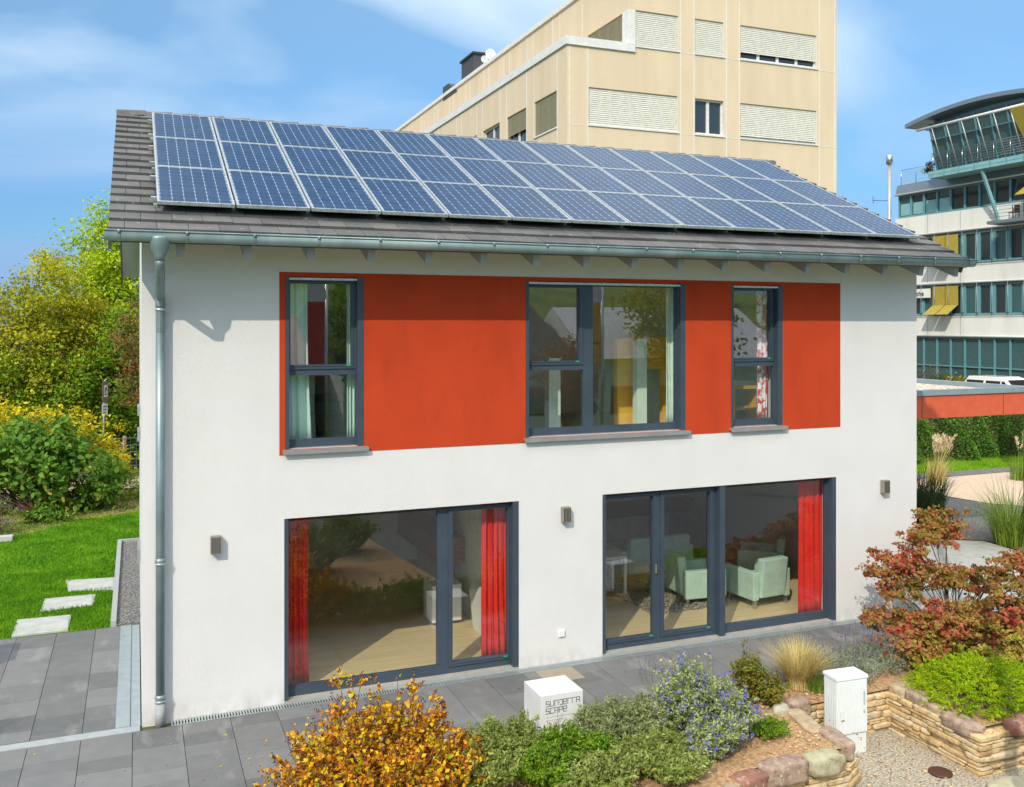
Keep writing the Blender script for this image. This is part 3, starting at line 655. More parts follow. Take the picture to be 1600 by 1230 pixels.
for xa, xb in ((0.0, 0.36), (LX-0.36, LX)):
    mb.prism([(0.361, -0.3), (DY-0.361, -0.3), (DY-0.361, zt), (4.25, zt+SL*4.25), (0.361, zt+SL*0.36)], 'x', xa, xb)
mb.build('gable_wall', M['stucco'], house)
mb = MB(); wall_grid(mb, 'y', -0.006, 0.004, 1.58, 10.28, 3.08, 5.35, holes[:3]); mb.build('red_band', M['red'], house)
mb = MB()      # red-painted reveals of the upper windows
for (a, b, c, d) in holes[:3]:
    mb.box(a, b, 0.0, 0.10, d-0.003, d+0.001)
mb.build('reveal_lining', M['red'], house)

# windows -------------------------------------------------------
YF = 0.11      # outer face of frames
def window(key, cells, rails=(0.05, 0.085), base=0.09, head=0.07, has_sill=True, gl='glass2', top_strip=True, tag_cells=()):
    x0, x1, z0, z1 = WIN[key]
    f = MB(); lo = z0+(0.0 if has_sill else 0.0)
    # box frame round the opening; cells = list of (xa, xb, za, zb) glass lights
    xs = (x0+0.004, x1-0.004); zs = (z0+0.004, z1-0.05)
    hl = [(c[0], c[1], c[2], c[3]) for c in cells]
    wall_grid(f, 'y', YF, 0.07, xs[0], xs[1], zs[0], zs[1], hl)
    w = f.build('window', M['anthracite'], house)
    for ra, rb in ((x0+0.003, x0+rails[0]), (x1-rails[1], x1-0.003)): MB().box(ra, rb, -0.004, YF-0.001, z0+0.003, z1-0.003).build('guide_rail', M['anthracite'], w)
    if top_strip:
        MB().box(x0+rails[0]+0.001, x1-rails[1]-0.001, 0.0, 0.09, z1-0.045, z1-0.018).build('blind_rail', M['alu'], w)
    for i, c in enumerate(cells):
        if c[4]:     # opening sash: a second raised frame
            s = MB(); e = 0.055
            wall_grid(s, 'y', YF-0.018, 0.016, c[0]-e, c[1]+e, c[2]-e, c[3]+e*0.8, [(c[0], c[1], c[2], c[3])])
            wall_grid(s, 'y', YF-0.026, 0.007, c[0]-0.018, c[1]+0.018, c[2]-0.018, c[3]+0.018, [(c[0], c[1], c[2], c[3])])
            s.build('sash', M['anthracite'], w)
            if c[4] == 2: MB().box(c[1]-0.07, c[1]-0.012, YF-0.03, YF-0.004, c[2]-0.02, c[2]-0.004).build('green_sticker', M['green_tag'], w)
        MB().quad((c[0]-.002, YF+0.03, c[2]-.002), (c[1]+.002, YF+0.03, c[2]-.002), (c[1]+.002, YF+0.03, c[3]+.002), (c[0]-.002, YF+0.03, c[3]+.002)).build('pane', M[gl], w, fixn=False)
    if has_sill:
        s = MB(); s.hexa([(x0-0.035, -0.065, z0-0.045), (x1+0.05, -0.065, z0-0.045), (x1+0.05, YF, z0-0.015), (x0-0.035, YF, z0-0.015), (x0-0.035, -0.065, z0-0.012), (x1+0.05, -0.065, z0-0.012), (x1+0.05, YF, z0+0.006), (x0-0.035, YF, z0+0.006)])
        s.box(x0-0.035, x1+0.05, -0.072, -0.066, z0-0.06, z0-0.010)
        s.build('sill', M['sill'], w)
    else:
        MB().box(x0-0.002, x1+0.002, -0.004, YF-0.002, z0-0.05, z0+0.006).build('threshold', M['threshold'], w)
    return w
w1 = window('W1', [(1.725, 2.50, 4.19, 5.215, 2), (1.70, 2.555, 3.255, 4.06, 0)])
w2 = window('W2', [(4.965, 5.745, 4.19, 5.215, 2), (4.945, 5.81, 3.255, 4.06, 0), (5.965, 7.33, 3.255, 5.24, 0)])
w3 = window('W3', [(8.295, 9.02, 4.19, 5.215, 2), (8.275, 9.08, 3.255, 4.06, 0)])
g1 = window('G1', [(1.71, 3.655, 0.16, 2.235, 0), (3.86, 4.66, 0.18, 2.20, 2)], has_sill=False, gl='glass', top_strip=False)
g2 = window('G2', [(6.14, 6.94, 0.18, 2.20, 2), (7.12, 7.92, 0.18, 2.20, 2), (8.19, 10.09, 0.16, 2.235, 0)], has_sill=False, gl='glass', top_strip=False)
MB().box(8.03, 8.12, 0.0, YF-0.02, 0.04, 2.28).build('guide_rail', M['anthracite'], g2)
mbh = MB().box(6.955, 6.985, YF-0.05, YF-0.027, 1.07, 1.20); mbh.build('handle', M['chrome'], g2)

# roof ------------------------------------------------------------
roof = MB()
XA, XB = -0.35, 12.21
mb = MB(); ca, sa = math.cos(R(25)), math.sin(R(25))
def rp(x, s, h):      # s along slope from the eave, h above deck
    return (x, YE+s*ca-h*sa, ZE-0.075+s*sa+h*ca)
n_course = 18; SLOPE = (4.25-YE)/ca; ex = SLOPE/n_course; tw = 0.335
trng = np.random.default_rng(5)
for k in range(n_course):
    s0 = k*ex; s1 = min(s0+ex+0.05, SLOPE-0.002); x = XA-(tw/2 if k % 2 == 0 else 0)
    while x < XB-0.01:
        a = max(x, XA); b = min(x+tw, XB); x += tw
        if b-a < 0.02: continue
        j = float(trng.normal()*0.0025)
        mb.hexa([rp(a+0.003, s0, 0.042+j), rp(b-0.003, s0, 0.042+j), rp(b-0.003, s1, 0.006), rp(a+0.003, s1, 0.006),
                 rp(a+0.003, s0, 0.075+j), rp(b-0.003, s0, 0.075+j), rp(b-0.003, s1, 0.036), rp(a+0.003, s1, 0.036)])
ro = mb.build('roof', M['tile'], house)
# back slope + ridge caps
mb = MB()
for k in range(n_course):
    s0 = k*ex; s1 = min(s0+ex+0.05, SLOPE-0.002)
    P = [rp(XA, s0, 0.042), rp(XB, s0, 0.042), rp(XB, s1, 0.006), rp(XA, s1, 0.006), rp(XA, s0, 0.075), rp(XB, s0, 0.075), rp(XB, s1, 0.036), rp(XA, s1, 0.036)]
    mb.hexa([(x, 8.5-y, z) for x, y, z in P])
mb.build('back_roof', M['tile'], house)
mb = MB(); zr = rp(0, SLOPE, 0.036)[2]; x = XA; i = 0
while x < XB-0.05:
    x2 = min(x+0.40, XB); r1, r0 = 0.034, 0.010
    def prof(xx, e): return [(xx, 4.25-0.13, zr-0.04+e), (xx, 4.25-0.10, zr+0.03+e), (xx, 4.25-0.02, zr+0.062+e), (xx, 4.25+0.02, zr+0.062+e), (xx, 4.25+0.10, zr+0.03+e), (xx, 4.25+0.13, zr-0.04+e)]
    A, B = prof(x, 0.0), prof(x2+0.03, 0.022)
    n = len(mb.v); mb.v += A+B
    for q in range(5): mb.face((n+q, n+q+1, n+7+q, n+6+q))
    mb.face((n, n+5, n+11, n+6)); mb.face(tuple(n+q for q in range(6))); mb.face(tuple(n+6+q for q in range(6)))
    x = x2
mb.build('ridge_cap', M['tile'], ro)
# deck, soffit boards, verge boards
mb = MB()
for sgn in (0, 1):
    P = [rp(XA+0.01, 0.02, -0.03), rp(XB-0.01, 0.02, -0.03), rp(XB-0.01, SLOPE-0.01, -0.03), rp(XA+0.01, SLOPE-0.01, -0.03), rp(XA+0.01, 0.02, 0.004), rp(XB-0.01, 0.02, 0.004), rp(XB-0.01, SLOPE-0.01, 0.004), rp(XA+0.01, SLOPE-0.01, 0.004)]
    if sgn: P = [(x, 8.5-y, z) for x, y, z in P]
    mb.hexa(P)
mb.build('roof_deck', M['zinc_white'], house)
mb = MB()
for xa in (XA+0.002, XB-0.032):
    for sgn in (0, 1):
        P = [rp(xa, 0.03, -0.20), rp(xa+0.03, 0.03, -0.20), rp(xa+0.03, SLOPE-0.004, -0.20), rp(xa, SLOPE-0.004, -0.20), rp(xa, 0.03, -0.031), rp(xa+0.03, 0.03, -0.031), rp(xa+0.03, SLOPE-0.004, -0.031), rp(xa, SLOPE-0.004, -0.031)]
        if sgn: P = [(x, 8.5-y, z) for x, y, z in P]
        mb.hexa(P)
mb.build('verge_board', M['soffit'], house)
# rafter tails
for k in range(17):
    xc = 0.41+0.7275*k-0.05; 
    def rq(x, s, h): return rp(x, s, h)
    P = [rq(xc, 0.05, -0.315), rq(xc+0.09, 0.05, -0.315), rq(xc+0.09, 1.15, -0.28), rq(xc, 1.15, -0.28), rq(xc, 0.03, -0.032), rq(xc+0.09, 0.03, -0.032), rq(xc+0.09, 1.15, -0.032), rq(xc, 1.15, -0.032)]
    # plumb-cut nose
    P[0] = (xc, -0.62, rp(0, 0.05, -0.315)[2]+0.03); P[1] = (xc+0.09, -0.62, P[0][2]); 
    MB().hexa(P).build('rafter_tail', M['rafter'], house)
MB().box(XA+0.04, XB-0.04, -0.722, -0.700, 5.60, 5.715).build('eave_board', M['soffit'], house)  # board added to stop sunlight leaking between gutter and tiles
# gutter
mb = MB(); gy, gz, gr = -0.79, 5.67, 0.062
seg = 10; prof = [(gy-gr*math.cos(math.pi*i/seg), gz-gr*math.sin(math.pi*i/seg)) for i in range(seg+1)]
prof = [(gy-gr-0.004, gz+0.035), (gy-gr-0.010, gz+0.05), (gy-gr+0.004, gz+0.055), (gy-gr+0.002, gz+0.03)]+prof+[(gy+gr, gz+0.05)]
n = len(mb.v)
for y, z in prof: mb.v += [(XA-0.03, y, z), (XB+0.02, y, z)]
mb.sm = True
for i in range(len(prof)-1): mb.face((n+2*i, n+2*i+1, n+2*i+3, n+2*i+2))
mb.sm = False
for xx in (XA-0.03, XB+0.02): mb.poly([(xx, y, z) for y, z in prof])
gut = mb.build('gutter', M['zinc'], house, fixn=False)
mod = gut.modifiers.new('thick', 'SOLIDIFY'); mod.thickness = 0.003
mb = MB(); mb.tube([(XA-0.03, gy-gr-0.004, gz+0.05), (XB+0.02, gy-gr-0.004, gz+0.05)], 0.009, 8); mb.build('gutter_bead', M['zinc'], gut)
for k in range(18):
    xc = -0.28+0.7275*k if k else -0.25
    mb = MB(); pr = [(gy-(gr+0.006)*math.cos(math.pi*i/8), gz-(gr+0.006)*math.sin(math.pi*i/8)) for i in range(9)]
    pr = [(gy-gr-0.008, gz+0.05)]+pr
    for i in range(len(pr)-1):
        (y0, z0), (y1, z1) = pr[i], pr[i+1]; mb.quad((xc, y0, z0), (xc+0.028, y0, z0), (xc+0.028, y1, z1), (xc, y1, z1))
    mb.tube([(xc+0.014, gy-gr-0.006, gz+0.02), (xc+0.014, gy-gr-0.004, gz+0.06)], 0.016, 6)
    mb.build('gutter_bracket', M['zinc'], gut, fixn=False)
# downpipe
mb = MB(); px, pr_ = 0.20, 0.05
mb.lathe((px-0.02, gy+0.02, 5.40), [(0.05, 0.0), (0.052, 0.04), (0.10, 0.14), (0.112, 0.24), (0.112, 0.27)], 18)
mb.tube([(px-0.02, gy+0.02, 5.43), (px-0.02, gy+0.025, 5.36), (px-0.012, gy+0.10, 5.29), (px-0.003, -0.19, 5.09), (px, -0.10, 5.03), (px, -0.085, 4.94), (px, -0.085, 4.6)], pr_, 16)
dp = mb.build('downpipe', M['zinc'], house)
mb = MB(); mb.tube([(px, -0.085, 4.97), (px, -0.085, 0.24)], pr_, 18); mb.lathe((px, -0.085, 4.90), [(0.054, 0), (0.056, 0.02), (0.056, 0.06), (0.054, 0.08)], 18)
for z in (1.90, 0.30): mb.lathe((px, -0.085, z), [(0.054, 0), (0.060, 0.01), (0.060, 0.03), (0.056, 0.06)], 18)
mb.build('pipe_shaft', M['zinc'], dp)
mb = MB(); mb.tube([(px, -0.085, 0.26), (px, -0.085, -0.02)], 0.056, 18); mb.build('pipe_foot', M['kerb'], dp)
for z in (4.86, 1.88, 0.27):
    mb = MB(); mb.lathe((px, -0.085, z), [(0.058, 0), (0.062, 0.005), (0.062, 0.022), (0.058, 0.027)], 18); mb.box(px+0.05, px+0.085, -0.10, -0.075, z+0.002, z+0.026).box(px+0.02, px+0.035, -0.05, 0.02, z+0.004, z+0.02)
    mb.build('pipe_clamp', M['alu'], dp)
# small sills on the gable side
for y, z0, z1 in ((5.0, 3.18, 3.32), (4.0, 2.86, 3.02), (4.2, 0.9, 1.12)):
    MB().box(-0.045, -0.001, y, y+0.7, z0, z1).build('vent_cover', M['sill'], house)

# solar panels ------------------------------------------------------
def panel_pt(x, s, h): return rp(x, s, h)
PX0 = 0.16; PW = 0.886; PS0 = 0.57; PH = 1.475
def make_panel(c, r, label):
    x0 = PX0+c*PW+0.004; x1 = PX0+(c+1)*PW-0.018; s0 = PS0+r*PH+0.004; s1 = PS0+(r+1)*PH-0.010; h0, h1 = 0.165, 0.205
    org = panel_pt((x0+x1)/2, s0, h0)
    root = thing('solar_panel', label, 'solar panel', org, 'solar panels on the roof')
    f = MB(); fw = 0.024
    def bar4(xa, xb, sa_, sb): f.hexa([panel_pt(xa, sa_, h0), panel_pt(xb, sa_, h0), panel_pt(xb, sb, h0), panel_pt(xa, sb, h0), panel_pt(xa, sa_, h1), panel_pt(xb, sa_, h1), panel_pt(xb, sb, h1), panel_pt(xa, sb, h1)])
    bar4(x0, x0+fw, s0, s1); bar4(x1-fw, x1, s0, s1); bar4(x0+fw, x1-fw, s0, s0+fw); bar4(x0+fw, x1-fw, s1-fw, s1)
    f.build('frame', M['alu'], root, org)
    g = MB(); a, b, p, q = x0+fw, x1-fw, s0+fw, s1-fw; hg = h1-0.006
    g.quad(panel_pt(a, p, hg), panel_pt(b, p, hg), panel_pt(b, q, hg), panel_pt(a, q, hg)); 
    g.quad(panel_pt(a, p, hg-0.01), panel_pt(a, q, hg-0.01), panel_pt(b, q, hg-0.01), panel_pt(b, p, hg-0.01))
    o = g.build('cell_sheet', M['solar'], root, org, fixn=False)
    uv = o.data.uv_layers.new(name='UVMap'); co = [(-.06, -.06), (6.06, -.06), (6.06, 10.06), (-.06, 10.06), (-.06, -.06), (-.06, 10.06), (6.06, 10.06), (6.06, -.06)]
    for i, u in enumerate(co): uv.data[i].uv = u
ORD = ['first', 'second', 'third', 'fourth', 'fifth', 'sixth', 'seventh', 'eighth', 'ninth', 'tenth', 'eleventh', 'twelfth', 'thirteenth']
for r, rn in enumerate(('bottom', 'middle', 'top')):
    for c in range(13): make_panel(c, r, f'blue solar panel in the {rn} row of the roof, {ORD[c]} from the left')
mb = MB()
for s in (PS0+0.3, PS0+1.15, PS0+1.8, PS0+2.6, PS0+3.25, PS0+4.1):
    mb.hexa([panel_pt(PX0-0.06, s, 0.10), panel_pt(PX0+13*PW+0.03, s, 0.10), panel_pt(PX0+13*PW+0.03, s+0.04, 0.10), panel_pt(PX0-0.06, s+0.04, 0.10), panel_pt(PX0-0.06, s, 0.155), panel_pt(PX0+13*PW+0.03, s, 0.155), panel_pt(PX0+13*PW+0.03, s+0.04, 0.155), panel_pt(PX0-0.06, s+0.04, 0.155)])
for c in range(14):
    for s in (PS0+0.2, PS0+1.7, PS0+3.2):
        x = PX0+c*PW-0.012; mb.hexa([panel_pt(x-0.02, s, 0.06), panel_pt(x+0.02, s, 0.06), panel_pt(x+0.02, s+0.05, 0.06), panel_pt(x-0.02, s+0.05, 0.06), panel_pt(x-0.02, s, 0.10), panel_pt(x+0.02, s, 0.10), panel_pt(x+0.02, s+0.05, 0.10), panel_pt(x-0.02, s+0.05, 0.10)])
tag(mb.build('mounting_rail', M['alu'], origin=rp(6, 0, 0)), 'aluminium mounting rails poking out at the left edge of the solar array', 'mounting rails')

# wall lamps, socket -------------------------------------------------
for x, z, lb in ((0.82, 2.05, 'square bronze wall lamp on the white wall near the downpipe'), (5.46, 2.06, 'square bronze wall lamp on the white pier between the glazed doors'), (11.14, 2.08, 'square bronze wall lamp above the red maple')):
    t = thing('wall_lamp', lb, 'wall lamp', (x, 0, z), 'bronze wall lamps on the front wall')
    MB().box(-0.055, 0.065, -0.10, -0.012, -0.10, 0.11).build('lamp_body', M['lamp'], t, bevel=0.004)
    MB().box(-0.04, 0.05, -0.012, 0.0, -0.085, 0.095).build('back_plate', M['plastic'], t)
    mb = MB()
    for i in range(5): mb.box(-0.045+i*0.022, -0.038+i*0.022, -0.106, -0.1005, -0.085, 0.095)
    mb.build('grille', M['black'], t)
t = thing('socket', 'small cream outdoor socket low on the white pier', 'socket', (5.42, 0, 0.41))
MB().box(-0.052, 0.052, -0.012, 0.0, -0.052, 0.052).build('back_plate', M['plastic'], t, bevel=0.003)
MB().box(-0.044, 0.044, -0.028, -0.0122, -0.044, 0.044).build('flap', M['plastic'], t, bevel=0.006)

# interior -------------------------------------------------------------
FZ = 0.03; CZ = 2.62; UF = 3.02; UC = 5.42
mb = MB(); mb.box(0.362, LX-0.362, 0.20, DY-0.362, FZ-0.1, FZ).box(0.362, LX-0.362, 0.362, DY-0.362, UF-0.06, UF); mb.build('interior_floor', M['wood'], house)
mb = MB(); mb.box(0.361, LX-0.361, 0.3615, DY-0.361, CZ, UF-0.061).box(0.361, LX-0.361, 0.3615, DY-0.361, UC, UC+0.05); mb.build('interior_ceiling', M['ceiling'], house)
mb = MB()
mb.box(4.86, 5.02, 0.365, 5.3, FZ+0.001, CZ-0.001)            # partition between the two rooms
mb.box(0.362, LX-0.362, 6.2, 6.32, FZ+0.001, CZ-0.001)          # back wall
mb.box(0.362, LX-0.362, 4.3, 4.42, UF+0.001, UC-0.001)          # upper back wall
mb.box(3.9, 4.0, 0.365, 4.299, UF+0.001, UC-0.001).box(8.21, 8.29, 0.365, 4.299, UF+0.001, UC-0.001).box(9.9, 10.0, 0.365, 4.299, UF+0.001, UC-0.001)
mb.build('interior_wall', M['inner'], house)
mb = MB(); wall_grid(mb, 'y', 1.3, 0.12, 7.0, 8.2, UF+0.002, 4.48, [(7.31, 7.84, UF, 3.98)]); mb.build('ochre_partition', M['orange_wall'], house)
MB().box(5.55, 11.4, 5.95, 6.19, 0.55, 0.85).build('wall_board', M['brown'], house)
MB().box(5.68, 5.87, 1.0, 1.15, UF+0.002, 4.19).build('mint_column', M['mint_curtain'], house)
MB().box(7.19, 7.36, 1.0, 1.15, UF+0.002, 4.47).build('mint_column', M['mint_curtain'], house)

def curtain(name, label, x0, x1, y, z0, z1, m, amp=0.035, waves=6, seed=0, skew=0.0, group=None, pattern=None):
    rng = np.random.default_rng(seed); nx, nz = waves*12, 12; mb = MB(); mb.sm = True
    ph = rng.random()*6
    for j in range(nz+1):
        t = j/nz
        for i in range(nx+1):
            u = i/nx; xx = x0+(x1-x0)*u*(1-0.06*math.sin(t*3.1))+skew*(1-t)*u
            yy = y+amp*(0.5+0.5*(1-t))*(0.75*math.sin(u*waves*6.283+ph+0.8*math.sin(t*2.2+u*5+seed))+0.45*math.sin(u*waves*10.1+seed*1.7+t*1.3))
            mb.v.append((xx, yy, z0+(z1-z0)*t))
    for j in range(nz):
        for i in range(nx): a = j*(nx+1)+i; mb.face((a, a+1, a+nx+2, a+nx+1))
    org = ((x0+x1)/2, y, z0)
    o = mb.build(name, m, origin=org, fixn=False); md = o.modifiers.new('thick', 'SOLIDIFY'); md.thickness = 0.004
    return tag(o, label, 'curtain', group)
curtain('curtain', 'gathered red curtain at the left edge of the left glazed door', 1.68, 2.00, 0.33, 0.05, 2.5, M['curtain_red'], waves=5, seed=1, group='red curtains on the ground floor')
curtain('curtain', 'gathered red curtain at the right edge of the left glazed door', 4.36, 4.81, 0.33, 0.05, 2.5, M['curtain_red'], waves=5, seed=2, group='red curtains on the ground floor')
curtain('curtain', 'gathered red curtain at the right edge of the right glazed door', 9.74, 10.40, 0.33, 0.05, 2.5, M['curtain_red'], waves=6, seed=3, group='red curtains on the ground floor')
leaf_c = mat('leaf_print_curtain', (0.58, 0.80, 0.72), 0.85, nscale=9, col2=(0.50, 0.74, 0.65), ramp=(0.3, 0.5))
red_c = mat('red_print_curtain', (0.78, 0.80, 0.85), 0.85, nscale=9, col2=(0.60, 0.05, 0.06), ramp=(0.47, 0.52))
curtain('curtain', 'mint leaf print curtain at the left of the upper left window', 1.68, 1.97, 0.30, 3.2, 5.38, leaf_c, waves=3, seed=4, skew=0.06, group='mint curtains upstairs')
curtain('curtain', 'mint leaf print curtain at the right of the upper left window', 2.48, 2.68, 0.30, 3.2, 5.38, leaf_c, waves=3, seed=5, skew=-0.05, group='mint curtains upstairs')
curtain('curtain', 'pale mint curtain at the right of the wide upper window', 7.27, 7.50, 0.30, 3.2, 5.38, M['mint_curtain'], waves=2, seed=6, group='mint curtains upstairs')
curtain('curtain', 'white curtain with red print in the narrow upper right window', 8.92, 9.18, 0.32, 3.2, 5.38, red_c, waves=3, seed=7, skew=-0.08)

# furniture
t = thing('pedestal', 'white cube pedestal on the oak floor behind the left glazed door', 'pedestal', (4.42, 2.3, FZ))
MB().box(-0.24, 0.24, -0.24, 0.24, 0.05, 0.62).build('top_box', M['plastic'], t, bevel=0.01); MB().box(-0.20, 0.20, -0.20, 0.20, 0, 0.049).build('plinth', M['darkgrey'], t)
o = MB().prism([(0.9, 0.0), (1.75, 0.0), (1.95, 0.55), (1.35, 0.75), (1.0, 0.45)], 'x', 4.74, 4.855).build('wall_panel', M['plastic'], origin=(4.8, 1.4, 0), bevel=0.01)
o.location.z += FZ; tag(o, 'white angular board leaning on the partition wall beside the red curtain', 'board')
t = thing('wall_cabinet', 'walnut cabinet hung on the partition wall above the white pedestal', 'cabinet', (4.63, 3.7, 0.85))
MB().box(-0.22, 0.22, -1.24, 1.24, 0, 0.42).build('case', M['walnut'], t, bevel=0.004)
MB().box(-0.235, -0.2205, -1.22, -0.02, 0.015, 0.405).build('door', M['walnut'], t); MB().box(-0.235, -0.2205, 0.02, 1.22, 0.015, 0.405).build('door', M['walnut'], t)
for x, y, s, lb in ((4.62, 3.0, 1.0, 'slim dark vase on the walnut cabinet'), (4.64, 2.65, 0.85, 'round dark vase on the near end of the walnut cabinet')):
    o = MB().lathe((0, 0, 0), [(0.05*s, 0), (0.10*s, 0.10), (0.12*s, 0.2), (0.08*s, 0.34), (0.05*s, 0.38)], 18).build('vase', M['darkgrey']); o.location = (x, y, 1.272); tag(o, lb, 'vase', 'dark vases')
def chair_mint(name, label, cat, loc, rz, w=0.80, group='mint seats in the living room'):
    t = thing(name, label, cat, loc, group, rz)      # faces +Y, back towards -Y
    h = w/2
    MB().box(-h+0.125, h-0.125, -0.27, 0.36, 0.14, 0.42).build('seat', M['mint'], t, bevel=0.03)
    MB().hexa([(-h+0.13, -0.38, 0.17), (h-0.13, -0.38, 0.17), (h-0.13, -0.275, 0.17), (-h+0.13, -0.275, 0.17), (-h+0.13, -0.46, 0.82), (h-0.13, -0.46, 0.82), (h-0.13, -0.30, 0.82), (-h+0.13, -0.30, 0.82)]).build('backrest', M['mint'], t, bevel=0.03)
    for s in (-1, 1): MB().box(s*h, s*(h-0.12), -0.36, 0.38, 0.14, 0.60).build('armrest', M['mint'], t, bevel=0.02)
    for sx in (-1, 1):
        for sy in (-0.31, 0.32): MB().box(sx*(h-0.09), sx*(h-0.04), sy-0.025, sy+0.025, 0, 0.139).build('leg', M['chrome'], t)
    return t
chair_mint('armchair', 'mint armchair seen from behind on the sunlit oak floor', 'armchair', (9.66, 1.30, FZ), R(6))
chair_mint('armchair', 'mint armchair half hidden behind the red curtain', 'armchair', (10.55, 2.4, FZ), R(50))
chair_mint('armchair', 'mint armchair behind the middle door post', 'armchair', (8.72, 1.75, FZ), R(-95))
chair_mint('sofa', 'mint two seat sofa across the shaggy rug', 'sofa', (8.75, 3.35, FZ), R(0), 1.5)
rngr = np.random.default_rng(9); pr = np.column_stack([rngr.uniform(7.6, 9.1, 9000), rngr.uniform(1.25, 3.0, 9000), rngr.uniform(0.045, 0.10, 9000)])
o = leaf_mesh('rug', pr, rngr.normal(size=(9000, 3))+np.array([0, 0, 0.6]), np.full(9000, 0.05), M['rug'], None, (8.35, 2.1, 0), 0.35, 2); tag(o, 'shaggy cream rug on the oak floor of the living room', 'rug')
t = thing('side_table', 'white side table left of the shaggy rug', 'table', (7.35, 2.5, FZ))
MB().box(-0.35, 0.35, -0.25, 0.25, 0.68, 0.73).build('tabletop', M['plastic'], t, bevel=0.004)
for sx in (-1, 1):
    for sy in (-1, 1): MB().box(sx*0.30, sx*0.345, sy*0.20, sy*0.245, 0, 0.679).build('leg', M['plastic'], t)
t = thing('bowl', 'dark bowl on the back wall ledge of the living room', 'bowl', (8.6, 6.05, 0.851)); MB().lathe((0, 0, 0), [(0.08, 0), (0.2, 0.12), (0.24, 0.2), (0.22, 0.2), (0.07, 0.04)], 18).build('bowl_body', M['brown'], t)
mb = MB(); mb.lathe((0, 0, 0), [(0.10, 0), (0.16, 0.3), (0.16, 0.75), (0.10, 0.85)], 16)
t = thing('floor_vase', 'tall grey floor vase with bare twigs in the living room', 'vase', (7.6, 5.4, FZ)); mb.build('vase_body', M['darkgrey'], t)
mb = MB(); rr = np.random.default_rng(3)
for i in range(14): mb.tube([(0, 0, 0.6), (rr.normal()*0.08, rr.normal()*0.08, 1.1), (rr.normal()*0.22, rr.normal()*0.22, 1.75+rr.random()*0.3)], 0.008, 5)
mb.build('twigs', M['bark'], t)
t = thing('sideboard', 'black sideboard at the back of the living room', 'sideboard', (10.4, 4.3, FZ)); MB().box(-0.5, 0.5, -0.2, 0.2, 0.06, 0.85).build('case', M['darkgrey'], t, bevel=0.005)
for i in (-1, 1): MB().box(i*0.25-0.23, i*0.25+0.23, -0.215, -0.2005, 0.09, 0.82).build('door', M['black'], t)
t = thing('bed', 'dark bed in the upper left room', 'bed', (2.8, 3.0, UF)); MB().box(-0.9, 0.9, -0.9, 0.9, 0.1, 0.35).build('bed_frame', M['brown'], t, bevel=0.01); MB().box(-0.86, 0.86, -0.86, 0.86, 0.351, 0.52).build('mattress', M['darkgrey'], t, bevel=0.03)
t = thing('shelf', 'yellow open shelf in the narrow upper right room', 'shelf', (9.25, 1.2, UF))
mb = MB().box(-0.3, 0.3, -0.2, 0.2, 0.62, 0.68).box(-0.3, -0.24, -0.2, 0.2, 0, 0.619).box(0.24, 0.3, -0.2, 0.2, 0, 0.619).box(-0.239, 0.239, -0.2, 0.2, 0.28, 0.32); mb.build('shelf_frame', M['yellow'], t)
MB().box(-0.25, 0.25, -0.15, 0.15, 0.681, 0.75).build('cushion', M['plastic'], t, bevel=0.01)
t = thing('picture', 'narrow framed picture on the upper back wall above the ochre partition', 'picture', (8.27, 4.29, 4.72)); mb = MB(); wall_grid(mb, 'y', -0.03, 0.025, -0.28, 0.28, -0.4, 0.4, [(-0.25, 0.25, -0.37, 0.37)]); mb.build('picture_frame', M['black'], t); MB().box(-0.25, 0.25, -0.015, -0.005, -0.37, 0.37).build('print', M['ceiling'], t)

# ================================================================ BEIGE OFFICE BLOCK
YB = 23.4; XL = 16.55; XU = 19.45; XR = 30.6; YK = 66.0; RZ = 20.2; PZ = 16.35
bb = thing('office_block', 'beige panelled office block with white window frames and blinds rising behind the house', 'building', (XL, YB, 0))
O = (XL, YB, 0)
rows = [(13.10, 14.67), (9.57, 11.14), (6.04, 7.61), (2.5, 4.07)]
fcols = [(17.56, 21.90), (22.78, 24.28), (25.17, 29.43)]
fh = [(a, b, z0, z1) for z0, z1 in rows for a, b in fcols]
up_cols = [(19.80, 21.93), (22.78, 24.28), (25.17, 29.43)]
uh = [(a, b, 16.65, 18.18) for a, b in up_cols]
mb = MB()
wall_grid(mb, 'y', YB, 0.30, XL, XR, -0.3, PZ, [h for h in fh])
wall_grid(mb, 'y', YB, 0.30, XU, XR, PZ+0.001, RZ, uh)
sh = []
for z0, z1 in rows:
    for k in range(12):
        y0 = 24.41+k*3.36; sh.append((y0, y0+2.41, z0, z1))
wall_grid(mb, 'x', XL, 0.30, YB+0.301, YK, -0.3, PZ, sh)
mb.box(XL+0.301, XR-0.001, YB+0.302, YK, PZ-0.6, PZ-0.3)
strip = [(23.96, 27.3, 16.65, 18.15)]
wall_grid(mb, 'x', XU, 0.30, YB+0.301, YK+0.01, PZ-0.29, RZ, strip)
mb.box(XR-0.3, XR-0.001, YB+0.301, YK, -0.3, RZ-0.001).box(XL+0.3, XR-0.3, YK-0.3, YK-0.001, -0.3, PZ-0.61)
mb.build('wall', M['beige'], bb, O)
mb = MB(); mb.box(XU+0.301, XR-0.301, YB+0.301, YK, RZ-0.4, RZ-0.2); mb.build('roof', M['darkgrey'], bb, O)
mb = MB(); mb.box(XU-0.10, XR+0.08, YB-0.10, YK+0.1, RZ+0.001, RZ+0.22); mb.build('roof_edge', M['offwhite'], bb, O)
mb = MB(); mb.box(XL-0.08, XL+0.34, YB-0.08, YK, PZ+0.001, PZ+0.36).box(XL+0.341, XU+0.30, YB-0.081, YB+0.32, PZ+0.002, PZ+0.361); mb.build('parapet_cap', M['offwhite'], bb, O)
